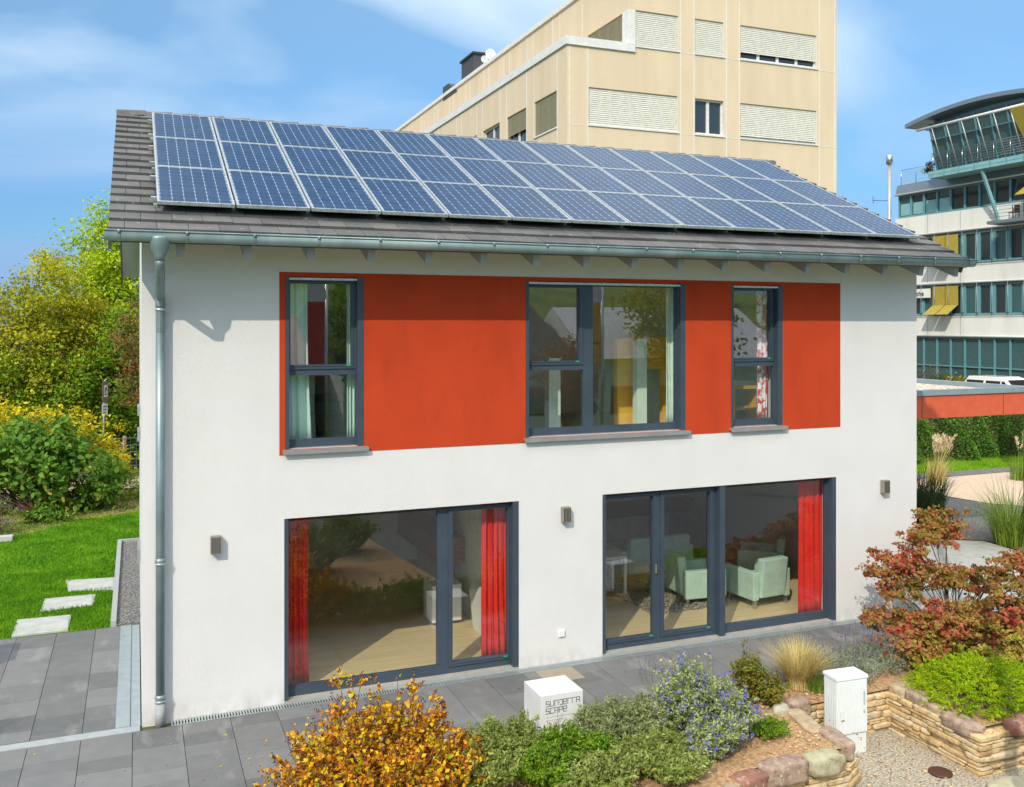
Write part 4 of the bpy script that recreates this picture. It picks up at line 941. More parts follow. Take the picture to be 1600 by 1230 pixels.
# pilaster joints
mb = MB()
for x in (XL+0.10, 17.50, 22.02, 22.70, 24.40, 25.09, 29.56, XR-0.14):
    mb.box(x, x+0.045, YB-0.012, YB+0.001, -0.2, PZ-0.002 if x < XU else RZ-0.01)
for z in (16.58, 13.03, 9.5, 5.97):
    for a, b in ((XL, 17.5), (22.05, 22.7), (24.44, 25.09), (29.6, XR)):
        if z > PZ-0.5 and a < XU: continue
        mb.box(a, b, YB-0.008, YB+0.001, z-0.012, z+0.012)
y = 24.41
for k in range(13):
    for yy in (y-0.06, y+2.44):
        mb.box(XL-0.012, XL+0.001, yy, yy+0.045, -0.2, PZ-0.002)
        mb.box(XU-0.012, XU+0.001, yy+3.5, yy+3.545, PZ, RZ-0.01)
    y += 3.36
mb.build('joint_strips', M['offwhite'], bb, O)
def blind(axis, a, b, z0, z1, pos, m, parent, pitch=0.085):
    mb = MB(); z = z1-0.02
    while z > z0+0.02:
        if axis == 'y': mb.hexa([(a+.02, pos, z-0.080), (b-.02, pos, z-0.080), (b-.02, pos+0.018, z-0.004), (a+.02, pos+0.018, z-0.004), (a+.02, pos, z-0.072), (b-.02, pos, z-0.072), (b-.02, pos+0.018, z+0.002), (a+.02, pos+0.018, z+0.002)])
        else: mb.hexa([(pos, a+.02, z-0.080), (pos, b-.02, z-0.080), (pos+0.022, b-.02, z-0.006), (pos+0.022, a+.02, z-0.006), (pos, a+.02, z-0.072), (pos, b-.02, z-0.072), (pos+0.022, b-.02, z+0.0), (pos+0.022, a+.02, z+0.0)])
        z -= pitch
    n = max(2, int((b-a)/0.55))
    mb.build('blind', m, parent, O)
def office_win(axis, a, b, z0, z1, wall, mull, drop, bm='blind'):
    """framed window with glass and a slatted blind lowered over `drop` of its height"""
    fr = MB(); pos = wall+0.14; nn = max(1, mull); w = (b-a)/nn; hs = []
    for i in range(nn): hs.append((a+i*w+0.07, a+(i+1)*w-0.07, z0+0.10, z1-0.07))
    wall_grid(fr, axis, pos, 0.06, a+0.002, b-0.002, z0+0.002, z1-0.002, hs)
    o = fr.build('window', M['offwhite'], bb, O)
    g = MB()
    if axis == 'y': g.box(a+.03, b-.03, pos+0.07, pos+0.09, z0+.03, z1-.03)
    else: g.box(pos+0.07, pos+0.09, a+.03, b-.03, z0+.03, z1-.03)
    g.build('pane', M['farglass'], o, O)
    s = MB()
    if axis == 'y': s.box(a-0.03, b+0.06, wall-0.05, wall+0.13, z0-0.06, z0+0.001)
    else: s.box(wall-0.05, wall+0.13, a-0.03, b+0.03, z0-0.06, z0+0.001)
    s.build('sill', M['offwhite'], o, O)
    if drop > 0: blind(axis, a, b, z1-(z1-z0)*drop, z1, wall+0.05, M[bm], o)
    if axis == 'y':   # white reveal on the sunlit side
        MB().box(b-0.012, b-0.001, wall+0.001, wall+0.139, z0+0.003, z1-0.003).build('reveal', M['offwhite'], o, O)
    return o
dr = {0: (1.0, 0.0, 0.90), 1: (0.6, 0.3, 0.8), 2: (1, 0, .5), 3: (0.3, 0, 0)}
for ri, (z0, z1) in enumerate(rows):
    for ci, (a, b) in enumerate(fcols): office_win('y', a, b, z0, z1, YB, (8, 2, 4)[ci] if ci != 0 else 4, dr[ri][ci])
for ci, (a, b) in enumerate(up_cols): office_win('y', a, b, 16.65, 18.18, YB, (2, 2, 4)[ci], (1.0, 1.0, 0.78)[ci])
sd = [1.0, 0.62, 0.0, 0.5, 0, 1, 1, 0.4, 0, 1, 0, 0]
for ri, (z0, z1) in enumerate(rows[:2]):
    for k in range(12):
        y0 = 24.41+k*3.36; office_win('x', y0, y0+2.41, z0, z1, XL, 2, sd[(k+ri*3) % 12], 'blind_dark')
office_win('x', 23.96, 27.3, 16.65, 18.15, XU, 4, 1.0, 'blind_dark')
MB().box(XU-0.004, XU+0.34, YB-0.004, YB+0.54, 16.66, 18.17).build('corner_post', M['offwhite'], bb, O)
MB().box(XU-0.06, XU+0.30, YB-0.085, YB+0.2, PZ+0.362, 16.659).build('corner_post', M['offwhite'], bb, O)
t = thing('chimney', 'dark box chimney on the roof of the beige office block', 'chimney', (20.3, 44.6, RZ-0.2))
MB().box(-0.75, 0.75, -1.2, 1.2, 0, 1.65).build('flue_box', M['darkgrey'], t, bevel=0.02); MB().box(-0.85, 0.85, -1.3, 1.3, 1.6501, 1.78).build('cap', M['black'], t)
t = thing('roof_housing', 'low dark housing on the roof of the beige office block', 'housing', (20.1, 47.8, RZ-0.2))
MB().prism([(-1.5, 0), (1.5, 0), (1.5, 0.9), (0.3, 0.9)], 'x', -0.7, 0.7).build('casing', M['darkgrey'], t)
for x, y, s, lb in ((19.75, 41.0, 0.34, 'larger white satellite dish on the beige block roof edge'), (19.75, 42.1, 0.22, 'smaller white satellite dish beside the larger one')):
    t = thing('satellite_dish', lb, 'dish', (x, y, RZ+0.22), 'satellite dishes')
    MB().tube([(0, 0, 0), (0, 0, 0.45)], 0.03, 6).build('mast', M['chrome'], t)
    mb = MB(); mb.lathe((0, -0.05, 0.55), [(0.02, 0.10), (s*0.6, 0.06), (s*0.95, 0), (s, -0.03), (s*0.9, -0.02), (s*0.5, 0.03), (0.01, 0.05)], 18, 'y'); mb.build('dish_face', M['offwhite'], t)
    MB().tube([(0, 0, 0.45), (0, -s*0.8, 0.6)], 0.015, 5).build('arm', M['chrome'], t)

# ================================================================ WHITE AND TEAL OFFICE
XO = 48.2; YT = 37.8; YN = 12.6
of = thing('office_building', 'white banded office building with teal windows and a curved glass penthouse', 'building', (XO, YT, 0)); O2 = (XO, YT, 0)
def ob(name, m, *a, bevel=0): return MB().box(*a).build(name, M[m], of, O2, bevel=bevel)
ob('wall', 'office_white', XO+0.5, XO+16, YN+.1, YT-0.1, -0.3, 13.9)
for z0, z1 in ((3.95, 5.28), (7.32, 8.50), (10.62, 11.90)):
    mb = MB(); mb.box(XO-0.02, XO+0.499, YN, YT, z0, z1)
    mb.build('white_band', M['office_white'], of, O2)
    MB().tube([(XO-0.02, YN, z0+0.01), (XO-0.02, YT, z0+0.01)], 0.07, 8).build('band_lip', M['office_white'], of, O2)
mb = MB()
for y in (35.0, 32.35, 27.0, 21.6, 16.2):
    for z0, z1 in ((3.96, 5.27), (7.33, 8.49), (10.63, 11.89)): mb.box(XO-0.025, XO-0.0201, y-0.012, y+0.012, z0+.01, z1-.01)
mb.build('panel_joints', M['office_metal'], of, O2)
ob('base_wall', 'office_white', XO, XO+0.499, YN, YT, -0.3, 0.9)
mb = MB(); mb.hexa([(XO-0.05, YN, 13.46), (XO+.49, YN, 13.46), (XO+.49, YT, 13.46), (XO-0.05, YT, 13.46), (XO+0.15, YN, 14.2), (XO+.49, YN, 14.2), (XO+.49, YT, 14.2), (XO+0.15, YT, 14.2)])
mb.build('parapet', M['office_metal'], of, O2); MB().tube([(XO-0.1, YN, 13.5), (XO-0.1, YT, 13.5)], 0.06, 8).build('awning_tube', M['offwhite'], of, O2)
levels = [(0.92, 3.90, 'g'), (5.30, 7.20, 'r'), (8.55, 10.45, 'r'), (11.93, 13.44, 'b')]
wn = 0
for li, (z0, z1, kind) in enumerate(levels):
    y = YT-0.15; k = 0
    while y > YN+1.2 and wn < 98:
        ya = y-1.10; wn += 1
        fr = MB(); h = [(ya+0.06, y-0.06, z0+0.10, z1-0.08)]
        if kind == 'g': h = [(ya+0.05, y-0.05, z0+1.15, z1-0.10), (ya+0.05, y-0.05, z0+0.06, z0+1.08)]
        wall_grid(fr, 'x', XO+0.10, 0.10, ya+0.002, y-0.002, z0+0.002, z1-0.002, h)
        f = fr.build('window', M['teal'], of, O2)
        MB().box(XO+0.22, XO+0.25, ya+0.01, y-0.01, z0+0.02, z1-0.02).build('pane', M['tealglass' if (k*7+li) % 3 == 0 or kind == 'g' else 'farglass'], f, O2)
        if kind == 'r':
            MB().box(XO+0.13, XO+0.219, ya+0.10, ya+0.32, z0+0.15, z1-0.13).build('casement', M['teal_light'], f, O2)
            MB().tube([(XO-0.10, ya, z0-0.02), (XO-0.10, ya, z1+0.1)], 0.025, 6).build('rod', M['office_metal'], f, O2)
        if kind == 'b' and k < 4: MB().box(XO+0.205, XO+0.2199, ya+0.12, y-0.12, z0+0.16, z0+0.95).build('lower_screen', M['teal_light'], f, O2)
        y = ya; k += 1
for z0 in (5.28, 8.50):
    MB().tube([(XO-0.10, YN, z0-0.03), (XO-0.10, YT, z0-0.03)], 0.02, 6).build('rod_rail', M['office_metal'], of, O2)
# ochre awnings
for z0, z1, hung in ((5.95, 7.15, True), (9.2, 10.42, False)):
    for a, b in ((32.5, 33.48), (33.54, 34.52)):
        w = MB().box(XO-0.08, XO-0.05, a, b, z0, z1).build('awning_blind', M['ochre'], of, O2)
        MB().hexa([(XO-0.08, a, z0-0.02), (XO-0.08, b, z0-0.02), (XO-0.06, b, z0), (XO-0.06, a, z0), (XO-0.95, a, z0-0.62), (XO-0.95, b, z0-0.62), (XO-0.93, b, z0-0.60), (XO-0.93, a, z0-0.60)]).build('drop_flap', M['ochre'], w, O2)
# shop lettering seen in the far window
tx = bpy.data.curves.new('txt', 'FONT'); tx.body = 'ache'; tx.size = 0.45; tx.extrude = 0.01; tx.fill_mode = 'BOTH' if hasattr(tx, 'fill_mode') else tx.fill_mode
to = bpy.data.objects.new('lettering', tx); C.objects.link(to)
bpy.context.view_layer.update(); dg = bpy.context.evaluated_depsgraph_get(); me = bpy.data.meshes.new_from_object(to.evaluated_get(dg)); bpy.data.objects.remove(to)
lo = bpy.data.objects.new('lettering', me); C.objects.link(lo); me.materials.clear(); me.materials.append(M['ink']); lo.parent = of; lo.rotation_euler = (R(90), 0, R(-90)); lo.location = (-0.12, -1.75, 6.6)
ob('name_board', 'office_white', XO-0.09, XO-0.05, 34.7, 36.3, 6.45, 7.05)
# penthouse: floor slab, leaning glass, curved roof
SX = 46.9; TX = 46.2; YP = 33.6; YE2 = 24.0
MB().box(SX-0.1, XO+6, YE2, YP, 14.0, 14.42).build('penthouse_floor', M['teal_light'], of, O2)
mb = MB()
for y in [32.34-1.13*i for i in range(8)]: mb.box(SX-0.115, SX-0.101, y-0.04, y+0.04, 14.0, 14.42)
mb.box(SX-0.112, SX-0.1005, YE2, YP, 14.19, 14.21); mb.build('floor_joints', M['teal'], of, O2)
def lean(y, t, off=0): return (SX+0.30+(TX-SX)*t+off, y, 14.42+t*2.95)
mb = MB(); mb.hexa([lean(YE2+.3, 0), lean(YE2+.3, 0, .04), lean(YP-0.3, 0, .04), lean(YP-0.3, 0), lean(YE2+.3, 1), lean(YE2+.3, 1, .04), lean(YP-0.3, 1, .04), lean(YP-0.3, 1)])
mb.poly([lean(YP-0.32, 0), lean(YP-0.32, 1), (XO+6, YP-0.32, 17.37), (XO+6, YP-0.32, 14.42)])
mb.build('penthouse_glass', M['tealglass'], of, O2, fixn=False)
mb = MB()
for i in range(9):
    y = 33.2-1.13*i; mb.bar(lean(y, 0, -0.03), lean(y, 1, -0.03), 0.09, 0.09, up=(1, 0, 0))
for tt in (0.66,): mb.bar(lean(YE2+.3, tt, -0.03), lean(YP-0.3, tt, -0.03), 0.07)
mb.build('mullions', M['teal'], of, O2)
for i in range(8):
    y = 32.45-1.13*i
    MB().tube([(SX-0.05, y, 14.47), (TX-0.22, y+0.1, 17.0)], 0.036, 6).build('slanted_post', M['flue'], of, O2)
mb = MB()
for k in range(7): mb.tube([(SX-0.12, YE2+.3, 14.6+k*0.15), (SX-0.12, YP-0.25, 14.6+k*0.15)], 0.016, 5)
for i in range(9): mb.tube([(SX-0.12, 33.2-1.13*i, 14.42), (SX-0.12, 33.2-1.13*i, 15.55)], 0.025, 5)
mb.build('railing', M['chrome'], of, O2)
MB().tube([(TX-0.18, YE2+.3, 17.02), (TX-0.18, 33.75, 17.02)], 0.085, 10).build('tube_beam', M['offwhite'], of, O2)
# curved roof (arc along Y)
NR = 24; YE2 = 24.0
def rz(y): return 17.98-0.0195*(y-29.3)**2
ys = [34.6-(34.6-YE2)*i/NR for i in range(NR+1)]
MB().prism([(y, rz(y)-0.12) for y in ys]+[(y, rz(y)+0.13) for y in ys[::-1]], 'x', TX-0.35, XO+8).build('curved_roof', M['office_metal'], of, O2)
mb = MB()
for i in range(NR):
    a, b = 33.0-(33.0-YE2-.3)*i/NR, 33.0-(33.0-YE2-.3)*(i+1)/NR
    mb.quad((TX+0.5, a, 17.0), (TX+0.5, b, 17.0), (TX+0.5, b, rz(b)-0.1), (TX+0.5, a, rz(a)-0.1))
mb.build('clerestory_glass', M['tealglass'], of, O2, fixn=False)
MB().hexa([(TX-0.25, 25.0, 16.95), (TX-0.2, 25.0, 16.95), (TX-0.2, 26.95, 16.95), (TX-0.25, 26.95, 16.95), (SX-0.2, 25.0, 15.2), (SX-0.15, 25.0, 15.2), (SX-0.15, 26.55, 15.2), (SX-0.2, 26.55, 15.2)]).build('awning_blind', M['ochre'], of, O2)
# struts + lower balcony
for y in (29.67, 24.5): MB().bar((SX+0.05, y, 14.0), (XO-0.1, y-0.3, 10.7), 0.16).build('strut', M['teal_light'], of, O2)
MB().box(SX-0.2, XO-0.09, YN+1, 29.1, 10.62, 10.80).build('balcony_floor', M['office_metal'], of, O2)
mb = MB()
for k in range(5): mb.tube([(SX-0.15, YN+1, 11.0+k*0.2), (SX-0.15, 29.0, 11.0+k*0.2)], 0.012, 4)
for y in np.arange(YN+1.5, 29.1, 1.1): mb.tube([(SX-0.15, y, 10.8), (SX-0.15, y, 11.85)], 0.02, 4)
mb.build('balcony_railing', M['chrome'], of, O2)
MB().hexa([(XO-0.1, 24, 12.95), (XO-0.1, 27.3, 12.95), (XO-0.1, 27.3, 13.0), (XO-0.1, 24, 13.0), (SX-0.3, 24, 12.1), (SX-0.3, 27.1, 12.1), (SX-0.3, 27.1, 12.15), (SX-0.3, 24, 12.15)]).build('awning_blind', M['ochre'], of, O2)
mb = MB()
for y in (34.9, 36.2, 37.5): mb.tube([(XO+0.2, y, 14.2), (XO+0.2, y, 15.2)], 0.025, 5)
mb.tube([(XO+0.2, 34.9, 15.2), (XO+0.2, 37.5, 15.2)], 0.02, 5); mb.build('terrace_railing', M['chrome'], of, O2)
MB().quad((XO+0.2, 34.9, 14.25), (XO+0.2, 37.5, 14.25), (XO+0.2, 37.5, 15.15), (XO+0.2, 34.9, 15.15)).build('terrace_glass', M['glass2'], of, O2, fixn=False)
for i, (y, d) in enumerate(((27.9, 'first'), (27.0, 'second'))):
    t = thing('balcony_chair', f'dark chair on the balcony under the penthouse, {"nearer the slanted strut" if i == 0 else "farther right"}', 'chair', (47.5, y, 10.801), 'balcony chairs', R(-80+30*i))
    MB().box(-0.22, 0.22, -0.22, 0.22, 0.42, 0.46).build('seat', M['brown'], t); MB().box(-0.22, 0.22, 0.18, 0.22, 0.461, 0.9).build('backrest', M['brown'], t)
    for sx in (-1, 1):
        for sy in (-1, 1): MB().box(sx*.19-.015, sx*.19+.015, sy*.19-.015, sy*.19+.015, 0, 0.419).build('leg', M['brown'], t)
t = thing('flue_pipe', 'tall steel flue pipe at the left edge of the teal office', 'flue', (XO-0.2, 38.15, 0))
MB().tube([(0, 0, 0), (0, 0, 15.7)], 0.125, 12).build('pipe', M['flue'], t); MB().lathe((0, 0, 15.7), [(0.13, 0), (0.22, 0.02), (0.24, 0.3), (0.22, 0.62), (0.15, 0.64)], 12).build('cowl', M['chrome'], t)
mb = MB().tube([(0, 0, 13.2), (-0.6, 0.9, 13.3)], 0.02, 4).tube([(-0.6, 0.9, 13.1), (-0.6, 0.9, 13.6)], 0.02, 4); mb.build('aerial', M['darkgrey'], t)

# ================================================================ CANOPY (carport with gravel roof)
cn = thing('canopy', 'flat gravel roofed canopy with an orange fascia and blue grey metal edge', 'canopy', (14, 2.5, 0)); O3 = (14, 2.5, 0)
def cb(name, m, *a): return MB().box(*a).build(name, M[m], cn, O3)
YC = 7.3; XC0 = 11.87; XC1 = 17.63
cb('fascia', 'canopy_red', XC0, XC1, 2.50, 2.54, 2.81, 3.27)
cb('side_fascia', 'canopy_red', XC1-0.04, XC1, 2.541, YC, 2.81, 3.27)
mb = MB(); mb.box(XC0, XC1+0.03, 2.47, 2.59, 3.271, 3.38).box(XC1-0.20, XC1+0.03, 2.591, YC, 3.271, 3.38).box(XC0, XC1-0.201, YC-.2, YC, 3.271, 3.38); mb.build('metal_edge', M['canopy_metal'], cn, O3)
cb('gravel_roof', 'roof_gravel', XC0, XC1-0.201, 2.591, YC-.201, 3.0, 3.285)
mb = MB()
for x in (14.53, 16.75): mb.box(x-0.005, x+0.005, 2.495, 2.4995, 2.815, 3.265)
mb.build('fascia_joint', M['brown'], cn, O3)
for x, y in ((12.1, 2.8), (14.4, 6.9), (12.1, 6.9), (17.55, 2.62)): MB().tube([(x, y, 0), (x, y, 3.0)], 0.045, 10).build('post', M['anthracite'], cn, O3)

# ================================================================ VAN
vn = thing('van', 'white estate van parked behind the orange canopy', 'van', (42.9, 24.55, 0), None, R(180))
# local: x across (outer side faces +x after the half turn), y along, front towards +y
prof = [(-2.05, 0.32), (2.25, 0.32), (2.3, 0.62), (2.2, 0.95), (1.35, 1.12), (0.55, 1.83), (0.2, 1.93), (-1.75, 1.90), (-1.98, 1.62), (-2.1, 1.05)]
low = [(-2.05, 0.32), (2.25, 0.32), (2.3, 0.62), (2.2, 0.95), (1.35, 1.10), (-2.1, 1.10)]
MB().prism(low, 'x', -0.86, 0.86).build('body', M['car_white'], vn, bevel=0.05)
top = MB(); up_ = [(-2.08, 1.101), (1.36, 1.101), (0.52, 1.84), (0.2, 1.92), (-1.75, 1.90), (-1.97, 1.62)]
def taper(w0, w1):
    n = len(top.v)
    for sx in (-1, 1):
        for y, z in up_: w = w0+(w1-w0)*(z-1.1)/0.82; top.v.append((sx*w, y, z))
    k = len(up_); top.face([n+i for i in range(k)][::-1]); top.face([n+k+i for i in range(k)])
    for i in range(k): j = (i+1) % k; top.face((n+i, n+j, n+k+j, n+k+i))
taper(0.86, 0.72); top.build('cabin', M['car_white'], vn, bevel=0.03)
for sx in (-1, 1):
    def W(z): return sx*(0.868-0.14*(z-1.1)/0.82)
    for (ya, yb, sl) in ((-1.85, -0.75, 0), (-0.6, 0.30, 0), (0.38, 1.12, 1)):
        z0, z1 = 1.16, 1.70
        pts = [(W(z0), ya, z0), (W(z0), yb, z0), (W(z1), yb if not sl else 0.52, z1), (W(z1), ya, z1)]
        MB().poly(pts).build('side_window', M['car_glass'], vn, fixn=False)
    for y in (-1.35, 1.45):
        w = MB().lathe((sx*0.74, y, 0.33), [(0.20, -0.1), (0.32, -0.1), (0.33, 0), (0.32, 0.1), (0.20, 0.1)], 18, 'x').build('wheel', M['tyre'], vn)
        MB().lathe((sx*0.74, y, 0.33), [(0.19, -0.12), (0.19, 0.12)], 12, 'x').build('rim', M['chrome'], w)
    MB().box(sx*0.6-0.15, sx*0.6+0.15, 2.18, 2.262, 0.66, 0.86).build('headlight', M['chrome'], vn, bevel=0.02)
    MB().box(sx*0.92, sx*1.05, 0.95, 1.1, 1.05, 1.22).build('wing_mirror', M['black'], vn, bevel=0.02)
MB().quad((-0.7, 1.30, 1.17), (0.7, 1.30, 1.17), (0.62, 0.62, 1.77), (-0.62, 0.62, 1.77)).build('windscreen', M['car_glass'], vn, fixn=False)
MB().quad((-0.7, -2.10, 1.17), (0.7, -2.10, 1.17), (0.62, -1.985, 1.62), (-0.62, -1.985, 1.62)).build('rear_window', M['car_glass'], vn, fixn=False)

# ================================================================ SIGN, FENCE, BANNER, LAMP POST
t = thing('traffic_sign', 'faded road sign with a text plate seen side on, in front of the trees', 'road sign', (-1.02, 19.0, 0), None, R(62))
MB().tube([(0, 0, 0), (0.16, 0, 3.02)], 0.03, 8).build('post', M['zinc'], t)
MB().box(-0.04, 0.28, -0.045, -0.032, 2.33, 2.98)  .build('round_plate', M['sign_faded'], t, bevel=0.004)
MB().box(0.02, 0.22, -0.052, -0.0452, 2.50, 2.86).build('plate_face', M['sign_white'], t)
mb = MB().box(0.07, 0.17, -0.058, -0.0521, 2.56, 2.60).box(0.07, 0.12, -0.058, -0.0521, 2.62, 2.78).box(0.125, 0.17, -0.058, -0.0521, 2.68, 2.80); mb.build('pictogram', M['ink'], t)
MB().box(-0.06, 0.24, -0.045, -0.032, 1.95, 2.29).build('text_plate', M['sign_white'], t, bevel=0.003)
mb = MB()
for i in range(3): mb.box(-0.03, 0.20-0.04*i, -0.051, -0.0455, 2.20-0.09*i, 2.225-0.09*i)
mb.build('text_lines', M['ink'], t)
fn = thing('wire_fence', 'wire mesh fence on wooden posts in front of the trees', 'fence', (-0.3, 17.95, 0))
for x in (-7.6, -5.2, -2.8, -0.09, 2.6, 5.0): MB().tube([(x, 0, 0), (x+0.01, 0, 1.42)], 0.055, 8).build('post', M['post_wood'], fn)
mb = MB()
for z in (0.15, 0.35, 0.55, 0.75, 0.95, 1.15, 1.36): mb.tube([(-7.6, -0.06, z), (5.0, -0.06, z)], 0.007, 4, cap=False)
for i in range(80): mb.tube([(-7.6+i*0.16, -0.06, 0.1), (-7.6+i*0.16, -0.06, 1.36)], 0.005, 4, cap=False)
mb.build('wire_mesh', M['zinc'], fn)
t = thing('banner', 'white banner at the right edge in front of the teal office', 'banner', (24.2, 7.88, 0))
MB().tube([(0, 0, 0), (0, 0, 7.0)], 0.05, 8).build('pole', M['chrome'], t)
mb = MB(); mb.sm = True
for i in range(7):
    for j in range(9): mb.v.append((0.02+i*0.16, 0.05*math.sin(i*1.1+j*0.4), 3.6+j*0.32))
for i in range(6):
    for j in range(8): a = i*9+j; mb.face((a, a+9, a+10, a+1))
o = mb.build('cloth', M['sign_white'], t, fixn=False)
t = thing('street_lamp', 'grey street lamp post beside the driveway', 'street lamp', (6.95, -6.6, -0.51))
MB().tube([(0, 0, 0), (0, 0, 12.5)], [0.085, 0.06], 12).build('post', M['zinc'], t); MB().box(-0.15, 0.15, -0.1, 0.5, 12.5, 12.6).build('lamp_head', M['alu'], t, bevel=0.02)

# ================================================================ DISPLAY CUBE
cu = thing('display_cube', 'white display cube with grey lettering on the paving', 'display cube', (4.185, -2.105, 0.0))
MB().box(0, 0.53, 0, 0.49, 0.001, 0.49).build('box_body', M['sign_white'], cu, bevel=0.004)
def stroke(mb, pts, x0, z0, w, h, th=0.0055, y=-0.0015):
    for (a, b) in zip(pts[:-1], pts[1:]):
        p = (x0+a[0]*w, z0+a[1]*h); q = (x0+b[0]*w, z0+b[1]*h)
        xa, xb = sorted((p[0], q[0])); za, zb = sorted((p[1], q[1]))
        mb.box(xa-th/2, xb+th/2, y, 0.0003, za-th/2, zb+th/2)
GL = {'s': [[(1, 1), (0, 1), (0, .5), (1, .5), (1, 0), (0, 0)]], 'u': [[(0, 1), (0, 0), (1, 0), (1, 1)]], 'n': [[(0, 0), (0, 1), (1, 1), (1, 0)]],
      'd': [[(0, 1), (1, 1), (1, 0), (.25, 0)], [(0, .55), (0, .45)]], 'e': [[(0, .5), (1, .5), (1, 1), (0, 1), (0, 0), (1, 0)]], 'r': [[(0, 0), (0, 1), (1, 1)]],
      'A': [[(0, 0), (0, 1), (1, 1), (1, 0)], [(0, .45), (1, .45)]], 'c': [[(1, 1), (0, 1), (0, 0), (1, 0)]], 'p': [[(0, 0), (0, 1), (1, 1), (1, .45), (0, .45)]]}
mb = MB(); x = 0.065
for ch in 'sunderrA':
    for st in GL[ch]: stroke(mb, st, x, 0.362, 0.040, 0.058, 0.0075)
    x += 0.0545
x = 0.065
for ch in 'scApe':
    for st in GL[ch]: stroke(mb, st, x, 0.280, 0.040, 0.058, 0.0075)
    x += 0.0545
mb.build('lettering', M['ink'], cu)
mb = MB(); r2 = np.random.default_rng(4)
for zz, xe in ((0.232, 0.36), (0.195, 0.26)):
    x = 0.065
    while x < xe: l = 0.012+0.03*r2.random(); mb.box(x, x+l, -0.001, 0.0003, zz, zz+0.011); x += l+0.006
mb.build('small_print', M['ink_pale'], cu)
for (cx, cz, s, mm) in ((0.12, 0.12, 0.03, 'ink_red'), (0.27, 0.12, 0.028, 'ink_blue'), (0.37, 0.125, 0.032, 'ink_green')):
    mb = MB(); k = 7; pts = []
    for i in range(k*2): a = math.pi*i/k; rr_ = s*(1 if i % 2 == 0 else 0.5); pts.append((cx+rr_*math.cos(a), cz+rr_*math.sin(a)))
    mb.prism(pts, 'y', -0.001, 0.0003); mb.build('flower_print', M[mm], cu)

# ================================================================ WHITE CABINET
cbn = thing('utility_cabinet', 'white ribbed utility cabinet standing in the gravel niche between stone walls', 'utility cabinet', (7.98, -2.72, -0.50), None, R(-5))
cbn.rotation_euler = (R(0.6), R(-0.8), R(-5))
MB().box(-0.205, 0.205, -0.125, 0.125, 0, 0.245).build('plinth', M['cabinet'], cbn, bevel=0.008)
MB().box(-0.215, 0.215, -0.13, 0.13, 0.25, 0.915).build('cabinet_body', M['cabinet'], cbn, bevel=0.012)
MB().hexa([(-0.228, -0.145, 0.916), (0.228, -0.145, 0.916), (0.228, 0.14, 0.916), (-0.228, 0.14, 0.916), (-0.222, -0.138, 0.955), (0.222, -0.138, 0.955), (0.222, 0.134, 0.955), (-0.222, 0.134, 0.955)]).build('cap', M['cabinet'], cbn, bevel=0.008)
d = MB().box(-0.205, 0.205, -0.140, -0.1305, 0.262, 0.905).build('door', M['cabinet'], cbn, bevel=0.003)
mb = MB()
for i in range(14): mb.box(-0.19+i*0.028, -0.178+i*0.028, -0.1445, -0.1402, 0.275, 0.895)
for i in range(7): mb.box(-0.2195, -0.2152, -0.115+i*0.034, -0.097+i*0.034, 0.27, 0.9)
mb.build('ribs', M['cabinet'], cbn)
MB().box(-0.175, -0.145, -0.155, -0.1450, 0.44, 0.56).build('handle', M['cabinet'], d, bevel=0.004); MB().box(-0.17, -0.13, -0.162, -0.1555, 0.445, 0.455).build('lock', M['chrome'], d)
mb = MB().box(0.15, 0.165, -0.152, -0.145, 0.6, 0.76).box(0.15, 0.165, -0.152, -0.145, 0.5, 0.54); mb.build('hinge', M['concrete'], d)
o = MB().lathe((0, 0, 0), [(0.115, 0.0), (0.115, 0.02), (0.10, 0.022), (0.095, 0.018)], 22).build('manhole_cover', M['brown']); o.location = (8.58, -3.60, -0.497); o.scale = (1.15, 1.15, 1); tag(o, 'round brown manhole cover in the gravel below the stone wall', 'manhole cover')

# ================================================================ STONE WALLS AND BOULDERS
def dry_wall(name, label, path, z0, z1, depth, inward, seed, group='dry stone walls of the garden bed'):
    """courses of irregular flat stones following a polyline; inward = offset direction sign"""
    rg = np.random.default_rng(seed); mb = MB(); org = (*path[0], z0)
    z = z0
    while z < z1-0.01:
        h = float(rg.uniform(0.028, 0.095)); h = min(h, z1-z)
        if z1-z-h < 0.02: h = z1-z
        for (a, b) in zip(path[:-1], path[1:]):
            a_ = Vector((*a, 0)); b_ = Vector((*b, 0)); L_ = (b_-a_).length; d = (b_-a_)/L_; nrm = Vector((-d.y, d.x, 0))*inward
            s = -float(rg.random())*0.1
            while s < L_:
                l = float(rg.uniform(0.10, 0.60)); e = min(s+l, L_+0.03); s_ = max(s, -0.02)
                j = float(rg.normal()*0.014); c = a_+d*((s_+e)/2)+nrm*(depth/2+j)
                if e-s_ > 0.04: rock_mesh(mb, (c.x, c.y, z+h/2), (e-s_-0.006, depth, h-0.005), math.atan2(d.y, d.x)+float(rg.normal()*0.01), int(rg.integers(1e6)), 0.02, 2, 11.0)
                s += l
        z += h
    o = mb.build(name, M['sandstone'], None, org, fixn=False); return tag(o, label, 'stone wall', group)
dry_wall('stone_wall', 'long stacked sandstone wall holding up the juniper bed', [(8.92, -2.36), (8.92, -3.84), (14.0, -3.84)], -0.52, -0.035, 0.20, 1, 11)
dry_wall('stone_wall', 'stacked sandstone wall behind the white utility cabinet', [(7.42, -2.45), (8.95, -2.45)], -0.52, -0.035, 0.20, 1, 12)
dry_wall('stone_wall', 'low stacked stone wall left of the white utility cabinet', [(5.1, -4.4), (5.9, -3.62), (7.25, -3.60), (7.52, -3.45), (7.46, -2.42)], -0.52, -0.21, 0.18, 1, 13)
